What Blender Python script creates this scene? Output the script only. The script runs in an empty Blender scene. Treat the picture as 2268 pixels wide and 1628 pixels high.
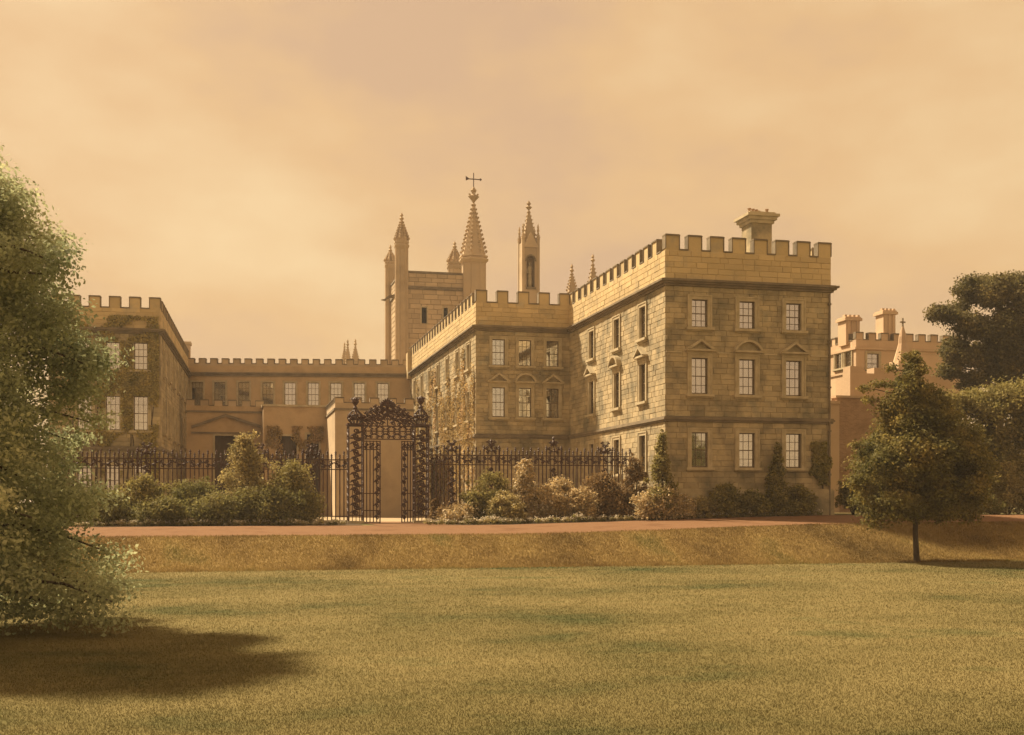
import bpy, math
import numpy as np
from mathutils import Vector

# ------------------------------------------------------------------ camera, sky, sun
S = bpy.context.scene
C = S.collection
EYE = 2.6
FPX = 2600.0                       # focal length in pixels of a 2268 x 1628 picture
CX, HY = 1134.0, 1112.0            # picture centre column, horizon row
TH = math.atan(614.0 / FPX)        # the view turns this far right of the court's axis (+Y)
cam = bpy.data.cameras.new('camera'); co = bpy.data.objects.new('camera', cam); C.objects.link(co)
co.location = (0, 0, EYE); co.rotation_euler = (math.pi / 2, 0, -TH)
cam.sensor_width = 36; cam.lens = 36 * FPX / 2268; cam.shift_y = (HY - 814) / 2268
cam.clip_start = 0.1; cam.clip_end = 6000
S.camera = co
S.render.resolution_x, S.render.resolution_y = 1024, 735
S.view_settings.view_transform = 'Standard'; S.view_settings.look = 'None'
S.view_settings.exposure = 1.45; S.view_settings.gamma = 1.0

SUN = Vector((1.15, -1.5, -2.05)).normalized()
elev = math.asin(-SUN.z)
az = math.atan2(-SUN.x, -SUN.y)     # azimuth of the sun from +Y towards +X
w = bpy.data.worlds.new('World'); S.world = w; w.use_nodes = True
nt = w.node_tree; nt.nodes.clear()
N = nt.nodes.new
out = N('ShaderNodeOutputWorld'); bg = N('ShaderNodeBackground'); bg.inputs['Strength'].default_value = 0.1
sky = N('ShaderNodeTexSky'); sky.sky_type = 'NISHITA'; sky.sun_disc = False
sky.sun_elevation = elev; sky.sun_rotation = az; sky.dust_density = 6; sky.air_density = 1.5
tc = N('ShaderNodeTexCoord'); mp = N('ShaderNodeMapping'); mp.inputs['Scale'].default_value = (1.6, 1.6, 3.4)
n1 = N('ShaderNodeTexNoise'); n1.inputs['Scale'].default_value = 2.0; n1.inputs['Detail'].default_value = 7; n1.inputs['Roughness'].default_value = 0.52
r1 = N('ShaderNodeValToRGB')
e = r1.color_ramp.elements
e[0].position = 0.38; e[0].color = (.60, .375, .205, 1)
e[1].position = 0.70; e[1].color = (.80, .56, .29, 1)
m = r1.color_ramp.elements.new(.5); m.color = (.70, .435, .20, 1)
sc = N('ShaderNodeVectorMath'); sc.operation = 'SCALE'; sc.inputs['Scale'].default_value = 4.05
mx = N('ShaderNodeMix'); mx.data_type = 'RGBA'; mx.inputs[0].default_value = 0.97
L = nt.links.new
L(tc.outputs['Generated'], mp.inputs['Vector']); L(mp.outputs[0], n1.inputs['Vector']); L(n1.outputs[0], r1.inputs[0])
L(r1.outputs[0], sc.inputs[0]); L(sky.outputs[0], mx.inputs[6]); L(sc.outputs[0], mx.inputs[7])
L(mx.outputs[2], bg.inputs['Color']); L(bg.outputs[0], out.inputs['Surface'])
sl = bpy.data.lights.new('sun', 'SUN'); sl.energy = 3.7; sl.angle = math.radians(3.0); sl.color = (1, .80, .52)
so = bpy.data.objects.new('sun', sl); C.objects.link(so); so.location = (-40, 60, 60)
so.rotation_euler = SUN.to_track_quat('-Z', 'Y').to_euler()

rng = np.random.default_rng(7)
def uni(a, b): return float(rng.uniform(a, b))

# ------------------------------------------------------------------ pixels to places
def ray(px):                        # X / Y slope of the column px
    return math.tan(TH + math.atan((px - CX) / FPX))
def xat(px, Y): return ray(px) * Y
def depth(X, Y): return X * math.sin(TH) + Y * math.cos(TH)
def zat(px, py, Y):
    X = xat(px, Y); return EYE + (HY - py) / FPX * depth(X, Y)
def pix(px, py, d):                 # point at depth d along the view axis
    l = (px - CX) / FPX * d
    return np.array([l * math.cos(TH) + d * math.sin(TH), -l * math.sin(TH) + d * math.cos(TH), EYE + (HY - py) / FPX * d])
def sstep(a, b, x):
    t = np.clip((x - a) / (b - a), 0, 1); return t * t * (3 - 2 * t)
def ground(X, Y):
    X = np.asarray(X, float); Y = np.asarray(Y, float)
    z = 0.15 * sstep(18, 43.5, Y) + 1.07 * (0.5 * sstep(43.2, 49.2, Y) + 0.5 * np.clip((Y - 43.5) / 5.5, 0, 1)) + 0.26 * np.clip((Y - 49) / 6.5, 0, 1)
    return z + 0.42 * sstep(10, 31, X) * sstep(43.5, 49, Y)

# ------------------------------------------------------------------ materials
def mat(name, cols, scale=1.0, rough=.9, bump=0.0, bscale=20, rand=0.0, trans=0.0, spec=.25, detail=8, stretch=None, metal=0, pos=None, coord='Object', world=True):
    m = bpy.data.materials.new(name); m.use_nodes = True
    t = m.node_tree; b = t.nodes['Principled BSDF']; l = t.links.new
    b.inputs['Roughness'].default_value = rough; b.inputs['Specular IOR Level'].default_value = spec; b.inputs['Metallic'].default_value = metal
    if world:
        g = t.nodes.new('ShaderNodeNewGeometry'); vec = g.outputs['Position']
    else:
        g = t.nodes.new('ShaderNodeNewGeometry'); vec = t.nodes.new('ShaderNodeTexCoord').outputs['Object']
    mpn = t.nodes.new('ShaderNodeMapping'); l(vec, mpn.inputs[0])
    if stretch: mpn.inputs['Scale'].default_value = stretch
    no = t.nodes.new('ShaderNodeTexNoise'); no.inputs['Scale'].default_value = scale; no.inputs['Detail'].default_value = detail; no.inputs['Roughness'].default_value = .62
    l(mpn.outputs[0], no.inputs['Vector'])
    rp = t.nodes.new('ShaderNodeValToRGB'); el = rp.color_ramp.elements
    ps = pos or [.3 + .4 * i / max(1, len(cols) - 1) for i in range(len(cols))]
    el[0].position = ps[0]; el[0].color = (*cols[0], 1); el[1].position = ps[-1]; el[1].color = (*cols[-1], 1)
    for p, c in list(zip(ps, cols))[1:-1]:
        q = el.new(p); q.color = (*c, 1)
    l(no.outputs[0], rp.inputs[0]); col = rp.outputs[0]
    if rand:
        oi = t.nodes.new('ShaderNodeObjectInfo'); ad = t.nodes.new('ShaderNodeMath'); ad.operation = 'ADD'
        l(oi.outputs['Random'], ad.inputs[0]); l(g.outputs['Random Per Island'], ad.inputs[1])
        fr = t.nodes.new('ShaderNodeMath'); fr.operation = 'FRACT'; l(ad.outputs[0], fr.inputs[0])
        mr = t.nodes.new('ShaderNodeMapRange'); mr.inputs['To Min'].default_value = 1 - rand; mr.inputs['To Max'].default_value = 1 + rand
        l(fr.outputs[0], mr.inputs['Value'])
        sc = t.nodes.new('ShaderNodeVectorMath'); sc.operation = 'SCALE'; l(col, sc.inputs[0]); l(mr.outputs[0], sc.inputs['Scale']); col = sc.outputs[0]
    l(col, b.inputs['Base Color'])
    if bump:
        n2 = t.nodes.new('ShaderNodeTexNoise'); n2.inputs['Scale'].default_value = bscale; n2.inputs['Detail'].default_value = 6
        l(mpn.outputs[0], n2.inputs['Vector'])
        bp = t.nodes.new('ShaderNodeBump'); bp.inputs['Strength'].default_value = bump; bp.inputs['Distance'].default_value = .05
        l(n2.outputs[0], bp.inputs['Height']); l(bp.outputs[0], b.inputs['Normal'])
    if trans:
        tr = t.nodes.new('ShaderNodeBsdfTranslucent'); l(col, tr.inputs['Color'])
        ms = t.nodes.new('ShaderNodeMixShader'); ms.inputs[0].default_value = trans
        l(b.outputs[0], ms.inputs[1]); l(tr.outputs[0], ms.inputs[2])
        l(ms.outputs[0], t.nodes['Material Output'].inputs['Surface'])
    return m
M = {}
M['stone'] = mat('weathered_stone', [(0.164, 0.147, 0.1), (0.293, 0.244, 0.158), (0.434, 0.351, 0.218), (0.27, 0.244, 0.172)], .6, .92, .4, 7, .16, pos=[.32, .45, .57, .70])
M['mortar'] = mat('mortar', [(0.241, 0.196, 0.127), (0.362, 0.287, 0.185)], 1.2, .95, .2, 20)
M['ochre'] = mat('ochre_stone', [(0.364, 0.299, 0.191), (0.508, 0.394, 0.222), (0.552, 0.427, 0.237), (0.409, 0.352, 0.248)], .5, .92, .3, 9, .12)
M['trim'] = mat('trim_stone', [(0.332, 0.278, 0.185), (0.425, 0.357, 0.238), (0.516, 0.435, 0.296)], 2.2, .85, .2, 14)
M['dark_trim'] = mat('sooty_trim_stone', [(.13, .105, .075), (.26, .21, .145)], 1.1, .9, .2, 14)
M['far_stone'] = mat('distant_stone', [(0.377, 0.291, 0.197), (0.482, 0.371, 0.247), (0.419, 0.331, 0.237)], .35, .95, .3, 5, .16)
M['pink_stone'] = mat('rosy_stone', [(0.488, 0.352, 0.235), (0.581, 0.425, 0.284)], .4, .95, .25, 5, .08)
M['court_wall'] = mat('court_wall_render', [(0.34, 0.246, 0.149), (0.479, 0.348, 0.21), (0.391, 0.294, 0.182)], .5, .95, .3, 6)
M['roof'] = mat('lead_roof', [(.15, .14, .13), (.2, .19, .17)], 1, .7)
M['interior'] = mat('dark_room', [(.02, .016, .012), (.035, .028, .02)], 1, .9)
M['blind'] = mat('cream_blind', [(.82, .72, .55), (.88, .79, .62)], 2.5, .9, stretch=(3, 3, .4))
M['curtain'] = mat('rusty_curtain', [(.15, .07, .045), (.23, .11, .07)], 4, .95, stretch=(6, 6, .5))
M['door'] = mat('dark_oak', [(.05, .032, .02), (.09, .058, .036)], 3, .8, stretch=(6, 6, .4))
M['sash'] = mat('painted_sash', [(.13, .095, .06), (.19, .14, .09)], 4, .6)
M['brick'] = mat('old_brick', [(0.3, 0.19, 0.119), (0.4, 0.259, 0.163), (0.34, 0.23, 0.156)], .8, .95, .5, 12, .1)
M['iron'] = mat('wrought_iron', [(.045, .022, .02), (.09, .042, .032)], 6, .6, spec=.4)
M['lawn'] = mat('lawn_turf', [(0.0571, 0.0679, 0.027), (0.126, 0.108, 0.045), (0.178, 0.146, 0.0648), (0.105, 0.103, 0.0423)], .15, 1, .12, 30, stretch=(.75, 1.0, 1), spec=.05, pos=[.34, .45, .58, .68])  # mixed turf tones; dark green patches also stand in for tree shade
M['bank'] = mat('dry_bank_grass', [(0.105, 0.0717, 0.0275), (0.17, 0.115, 0.0433), (0.215, 0.152, 0.0586), (0.152, 0.116, 0.0433)], .33, 1, .25, 12, stretch=(1, .45, .5), spec=.05)
M['path'] = mat('red_gravel', [(0.125, 0.0624, 0.0312), (0.181, 0.1, 0.053), (0.156, 0.084, 0.045)], .7, .95, .4, 25, spec=.1)
M['gravel'] = mat('court_gravel', [(.33, .25, .16), (.42, .33, .22)], .6, .95, .3, 20, spec=.1)
M['soil'] = mat('bed_soil', [(.06, .045, .028), (.11, .08, .05)], 2, 1, .6, 12, spec=.1)
M['bark'] = mat('bark', [(.045, .033, .022), (.10, .075, .05)], 3, .95, .8, 14, stretch=(2, 2, .5))
M['bark_light'] = mat('pine_bark', [(.17, .11, .06), (.27, .18, .10)], 3, .95, .5, 14)
def leafmat(name, a, b, c, sc=.9, r=.38, tr=.42): return mat(name, [a, b, c], sc, .75, rand=r, trans=tr, spec=.2)
M['leaf_dark'] = leafmat('dark_leaves', (0.112, 0.112, 0.04), (0.2, 0.185, 0.0625), (.24, .205, .075))
M['leaf_big'] = leafmat('big_tree_leaves', (.17, .205, .115), (.38, .41, .24), (.66, .64, .39), .38, .24, .45)
M['leaf_mid'] = leafmat('olive_leaves', (0.163, 0.15, 0.05), (0.263, 0.225, 0.075), (.30, .24, .085))
M['leaf_light'] = leafmat('pale_leaves', (.24, .21, .08), (.36, .29, .12), (.46, .37, .17))
M['leaf_cream'] = leafmat('cream_blossom_leaves', (.32, .24, .11), (.50, .38, .20), (.62, .50, .30), 1.6)
M['leaf_brown'] = leafmat('brown_leaves', (0.125, 0.0813, 0.0338), (0.225, 0.144, 0.0625), (.27, .18, .08))
M['leaf_tree'] = leafmat('young_tree_leaves', (0.0875, 0.0875, 0.0275), (0.175, 0.15, 0.045), (0.338, 0.25, 0.075), .8)
M['leaf_pine'] = leafmat('pine_needles', (0.0688, 0.0663, 0.025), (0.15, 0.125, 0.045), (0.312, 0.237, 0.0875), .45)
M['leaf_ivy'] = leafmat('creeper_leaves', (0.209, 0.187, 0.066), (0.374, 0.308, 0.11), (0.495, 0.396, 0.16), 1.2)
M['leaf_ivy2'] = leafmat('autumn_creeper_leaves', (0.209, 0.143, 0.0605), (0.374, 0.264, 0.105), (0.462, 0.297, 0.154), .7)
M['petal'] = mat('white_petals', [(.52, .46, .36), (.68, .60, .47)], 3, .8, rand=.2, trans=.2)
M['blade'] = mat('grass_blades', [(0.0588, 0.0696, 0.0279), (0.13, 0.111, 0.0468), (0.183, 0.151, 0.0666), (0.108, 0.106, 0.0441)], .15, .9, rand=.05, trans=.5, spec=.03, stretch=(.75, 1.0, 1), pos=[.34, .45, .58, .68])  # patches follow the turf, with tree shade put into the dark greens
M['blade_dry'] = mat('dry_grass_blades', [(0.118, 0.0778, 0.0292), (0.199, 0.136, 0.051), (0.271, 0.194, 0.0734), (0.156, 0.138, 0.0444)], .33, .95, stretch=(1, .45, .5), rand=.16, trans=.4, spec=.1)
g = bpy.data.materials.new('window_glass'); g.use_nodes = True; t = g.node_tree; t.nodes.clear()
o_ = t.nodes.new('ShaderNodeOutputMaterial'); ms = t.nodes.new('ShaderNodeMixShader'); tr = t.nodes.new('ShaderNodeBsdfTransparent'); gl = t.nodes.new('ShaderNodeBsdfGlossy')
gl.inputs['Roughness'].default_value = .04; fr = t.nodes.new('ShaderNodeLayerWeight'); fr.inputs['Blend'].default_value = .25
mr = t.nodes.new('ShaderNodeMapRange'); mr.inputs['To Min'].default_value = .5; mr.inputs['To Max'].default_value = .8
t.links.new(fr.outputs['Fresnel'], mr.inputs['Value']); t.links.new(mr.outputs[0], ms.inputs[0])
t.links.new(tr.outputs[0], ms.inputs[1]); t.links.new(gl.outputs[0], ms.inputs[2]); t.links.new(ms.outputs[0], o_.inputs[0])
M['glass'] = g

# ------------------------------------------------------------------ mesh building
class MB:
    def __init__(s): s.v = []; s.f = []
    def add(s, vs, fs):
        o = len(s.v); s.v.extend([tuple(map(float, q)) for q in vs]); s.f.extend([tuple(i + o for i in f) for f in fs]); return s
    def box(s, x0, x1, y0, y1, z0, z1):
        return s.add([(x0, y0, z0), (x1, y0, z0), (x1, y1, z0), (x0, y1, z0), (x0, y0, z1), (x1, y0, z1), (x1, y1, z1), (x0, y1, z1)],
                     [(0, 3, 2, 1), (4, 5, 6, 7), (0, 1, 5, 4), (1, 2, 6, 5), (2, 3, 7, 6), (3, 0, 4, 7)])
    def prism(s, poly, y0, y1):      # polygon in x,z (anticlockwise seen from -y) pushed along y
        n = len(poly)
        vs = [(x, y0, z) for x, z in poly] + [(x, y1, z) for x, z in poly]
        return s.add(vs, [tuple(range(n)), tuple(range(2 * n - 1, n - 1, -1))] + [((i + 1) % n, i, n + i, n + (i + 1) % n) for i in range(n)])
    def tube(s, pts, r, n=6, close=True):
        pts = [np.array(p, float) for p in pts]; k = len(pts)
        rs = r if isinstance(r, (list, tuple, np.ndarray)) else [r] * k
        vs = []; up = None
        for i, p in enumerate(pts):
            d = pts[min(i + 1, k - 1)] - pts[max(i - 1, 0)]; d = d / (np.linalg.norm(d) + 1e-9)
            if up is None: up = np.array([0, 0, 1.]) if abs(d[2]) < .9 else np.array([1., 0, 0])
            a = np.cross(d, up); a /= np.linalg.norm(a) + 1e-9; b = np.cross(a, d); up = b
            for j in range(n):
                q = 2 * math.pi * j / n; vs.append(p + rs[i] * (math.cos(q) * a + math.sin(q) * b))
        fs = [(i * n + j, i * n + (j + 1) % n, (i + 1) * n + (j + 1) % n, (i + 1) * n + j) for i in range(k - 1) for j in range(n)]
        if close: fs += [tuple(range(n))[::-1], tuple(range((k - 1) * n, k * n))]
        return s.add(vs, fs)
    def lathe(s, prof, n=8, c=(0, 0), rot=0):
        vs = []
        for r, z in prof:
            for j in range(n):
                q = rot + 2 * math.pi * j / n; vs.append((c[0] + r * math.cos(q), c[1] + r * math.sin(q), z))
        k = len(prof)
        fs = [(i * n + j, i * n + (j + 1) % n, (i + 1) * n + (j + 1) % n, (i + 1) * n + j) for i in range(k - 1) for j in range(n)]
        fs += [tuple(range(n))[::-1], tuple(range((k - 1) * n, k * n))]
        return s.add(vs, fs)
    def mesh(s, name, m, off=(0, 0, 0), smooth=False):
        me = bpy.data.meshes.new(name)
        v = np.array(s.v) - np.array(off)
        me.from_pydata(v.tolist(), [], s.f); me.materials.append(m)
        if smooth: me.polygons.foreach_set('use_smooth', [True] * len(me.polygons))
        me.update(); return me
    def build(s, name, m, parent=None, off=None, smooth=False):
        if off is None: off = WL.get(parent.name, (0, 0, 0)) if parent else (0, 0, 0)
        return link(name, s.mesh(name, m, off, smooth), parent)
WL = {}
def link(name, me, parent=None, loc=(0, 0, 0), rz=0, scale=None):
    o = bpy.data.objects.new(name, me); C.objects.link(o); o.parent = parent
    o.location = loc; o.rotation_euler = (0, 0, rz)
    if scale: o.scale = scale
    return o
def thing(name, label, cat, loc, rz=0, group=None):
    o = bpy.data.objects.new(name, None); C.objects.link(o); o.location = loc; o.rotation_euler = (0, 0, rz)
    o.empty_display_size = .3; WL[o.name] = tuple(loc)
    tag(o, label, cat, group); return o
def tag(o, label=None, cat=None, group=None, kind=None):
    if label: o['label'] = label
    if cat: o['category'] = cat
    if group: o['group'] = group
    if kind: o['kind'] = kind
    return o
def npmesh(name, V, F, m):           # V (n,3), F (k,3 or 4)
    me = bpy.data.meshes.new(name); V = np.asarray(V, np.float32); F = np.asarray(F, np.int32); k = F.shape[1]
    me.vertices.add(len(V)); me.vertices.foreach_set('co', V.ravel())
    me.loops.add(F.size); me.loops.foreach_set('vertex_index', F.ravel())
    me.polygons.add(len(F)); me.polygons.foreach_set('loop_start', np.arange(0, F.size, k, dtype=np.int32))
    me.materials.append(m); me.update(calc_edges=True); me.validate(); return me

# ------------------------------------------------------------------ ground
def sheet(name, xs, ys, m, dz=0.0, zf=None, wob=None):
    X, Y = np.meshgrid(xs, ys)
    Z = (ground(X, Y) if zf is None else zf(X, Y)) + dz
    nx = len(xs); V = np.stack([X, Y, Z], -1).reshape(-1, 3)
    i = np.arange(len(ys) - 1)[:, None] * nx + np.arange(nx - 1)[None]
    F = np.stack([i, i + 1, i + nx + 1, i + nx], -1).reshape(-1, 4)
    if wob is not None: V = wob(V)
    me = npmesh(name, V, F, m); me.polygons.foreach_set('use_smooth', [True] * len(me.polygons))
    return tag(link(name, me), kind='structure')
xs = np.concatenate([[-900, -400, -150], np.arange(-60, 80, 1.0), [90, 180, 400, 900]])
ys = np.concatenate([[-300, -150, -60], np.arange(-20, 42, 1.0), np.arange(42, 60, .25), np.arange(60, 140, 4), [170, 300, 600, 1200]])
sheet('lawn', xs, ys, M['lawn'])
def edge_wob(V):
    W = V.copy(); e0 = V[:, 1] == V[:, 1].min(); e1 = V[:, 1] == V[:, 1].max()
    k = np.sin(V[:, 0] * 1.3) * .10 + np.sin(V[:, 0] * 3.7 + 1) * .07 + np.sin(V[:, 0] * .37) * .16 + np.sin(V[:, 0] * .83 + 2) * .12
    W[e0 | e1, 1] += k[e0 | e1]; W[:, 2] = ground(W[:, 0], W[:, 1]) + (V[:, 2] - ground(V[:, 0], V[:, 1])); return W
bx = np.arange(-60, 80, .25)
sheet('bank', bx, np.linspace(43.0, 49.1, 26), M['bank'], .006, wob=edge_wob)
sheet('path', bx, np.linspace(48.9, 55.6, 28), M['path'], .012, wob=edge_wob)
sheet('gate_path', np.arange(6.6, 10.6, .25), np.linspace(55.0, 66, 30), M['path'], .018)
sheet('court', np.arange(-6, 24, 1.0), np.arange(61, 125, 1.0), M['gravel'], .01)
sheet('flower_bed', np.concatenate([np.arange(-26, 6.2, .4)]), np.linspace(56.1, 61.8, 10), M['soil'], .02, wob=edge_wob)
sheet('flower_bed', np.concatenate([np.arange(10.2, 30.9, .4)]), np.linspace(55.75, 61.8, 10), M['soil'], .02, wob=edge_wob)

# ------------------------------------------------------------------ walls with openings, stones
class Face:
    def __init__(s, ox, oy, phi, L, z0, z1):
        s.o = np.array([ox, oy]); s.phi = phi; s.d = np.array([math.cos(phi), math.sin(phi)]); s.n = np.array([math.sin(phi), -math.cos(phi)])
        s.L = L; s.z0 = z0; s.z1 = z1; s.holes = []
    def P(s, a, t, z):
        q = s.o + a * s.d + t * s.n; return (q[0], q[1], z)
    def s_at(s, px):                 # where the column px meets the wall
        k = ray(px); # X = k Y
        den = s.d[0] - k * s.d[1]
        return (k * s.o[1] - s.o[0]) / den
    def z_at(s, px, py):
        q = s.o + s.s_at(px) * s.d; return EYE + (HY - py) / FPX * depth(q[0], q[1])
    def wall(s, mb, dep=.35):
        A = sorted({0, s.L} | {v for h in s.holes for v in h[:2]}); Z = sorted({s.z0, s.z1} | {v for h in s.holes for v in h[2:4]})
        for i in range(len(A) - 1):
            for j in range(len(Z) - 1):
                a, b, c, e = A[i], A[i + 1], Z[j], Z[j + 1]; ma, mz = (a + b) / 2, (c + e) / 2
                if any(h[0] < ma < h[1] and h[2] < mz < h[3] for h in s.holes): continue
                mb.add([s.P(a, 0, c), s.P(b, 0, c), s.P(b, 0, e), s.P(a, 0, e)], [(0, 1, 2, 3)])
        for a, b, c, e in [h[:4] for h in s.holes]:
            q = [(a, c), (b, c), (b, e), (a, e)]
            vs = [s.P(u, 0, z) for u, z in q] + [s.P(u, -dep, z) for u, z in q]
            mb.add(vs, [((i + 1) % 4, i, 4 + i, 4 + (i + 1) % 4) for i in range(4)])
    def stones(s, z0, z1, ch=.36, lmin=.5, lmax=1.05, holes=None, a0=0.0, a1=None):
        R = []; n = max(1, round((z1 - z0) / ch)); h = (z1 - z0) / n; a1 = s.L if a1 is None else a1
        holes = s.holes if holes is None else holes
        for k in range(n):
            zz = z0 + k * h; a = a0 - uni(0, .5)
            while a < a1:
                l = uni(lmin, lmax); b = a + l
                if a1 - b < lmin * .5: b = a1
                rects = [(max(a, a0), min(b, a1), zz, zz + h)]; a = b
                for (p, q, r, t_) in [hh[:4] for hh in holes]:
                    nr = []
                    for (x0, x1, y0, y1) in rects:
                        if q <= x0 or p >= x1 or t_ <= y0 or r >= y1: nr.append((x0, x1, y0, y1)); continue
                        if p > x0: nr.append((x0, p, y0, y1))
                        if q < x1: nr.append((q, x1, y0, y1))
                        u0, u1 = max(x0, p), min(x1, q)
                        if r > y0: nr.append((u0, u1, y0, r))
                        if t_ < y1: nr.append((u0, u1, t_, y1))
                    rects = nr
                R += [q for q in rects if q[1] - q[0] > .09 and q[3] - q[2] > .06]
        return [(s,) + q for q in R]
def block_mesh(m, name):             # unit stone: x 0..1, y 0 (front) .. 1 (back), z 0..1, chamfered front
    c = .03
    v = [(0, 1, 0), (1, 1, 0), (1, 1, 1), (0, 1, 1), (0, .3, 0), (1, .3, 0), (1, .3, 1), (0, .3, 1), (c, 0, c * 1.5), (1 - c, 0, c * 1.5), (1 - c, 0, 1 - c * 1.5), (c, 0, 1 - c * 1.5)]
    f = [(4, 5, 1, 0), (5, 6, 2, 1), (6, 7, 3, 2), (7, 4, 0, 3), (8, 9, 5, 4), (9, 10, 6, 5), (10, 11, 7, 6), (11, 8, 4, 7), (8, 11, 10, 9)[::-1]]
    me = bpy.data.meshes.new(name); me.from_pydata(v, [], f); me.materials.append(m); me.update(); return me, np.array(v), f
UNIT = {k: block_mesh(M[k], 'stone') for k in ('stone', 'ochre', 'far_stone', 'pink_stone')}
def lay_stones(parent, recs, cap=300, gap=.013, th=.03, clear=None):
    """recs: list of (face, a0, a1, z0, z1, material)"""
    def size(r):
        f, a0, a1, z0, z1, mk = r; q = f.o + (a0 + a1) / 2 * f.d; v = np.array([q[0], q[1]]); dd = np.linalg.norm(v)
        return (a1 - a0) * (z1 - z0) * abs(np.dot(v / dd, f.n)) / dd ** 2
    recs = sorted(recs, key=size, reverse=True); off = np.array(WL[parent.name])
    rest = {}
    for i, (f, a0, a1, z0, z1, mk) in enumerate(recs):
        t = th + uni(-.010, .012); me, uv, uf = UNIT[mk]
        a0 += gap / 2; a1 -= gap / 2; z0 += gap / 2; z1 -= gap / 2
        if i < cap:
            q = np.array(f.P(a0, t, z0)) - off
            link('stone', me, parent, q, f.phi, (a1 - a0, t + .01, z1 - z0))
        else:
            V, F = rest.setdefault(mk, ([], [])); o = len(V)
            for x, y, z in uv: V.append(np.array(f.P(a0 + x * (a1 - a0), t - y * (t + .01), z0 + z * (z1 - z0))) - off)
            F.extend([tuple(k + o for k in q) for q in uf])
    for mk, (V, F) in rest.items():
        me = bpy.data.meshes.new('stonework'); me.from_pydata([tuple(v) for v in V], [], F); me.materials.append(M[mk]); me.update()
        tag(link('stonework', me, parent), kind='stuff')

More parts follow.
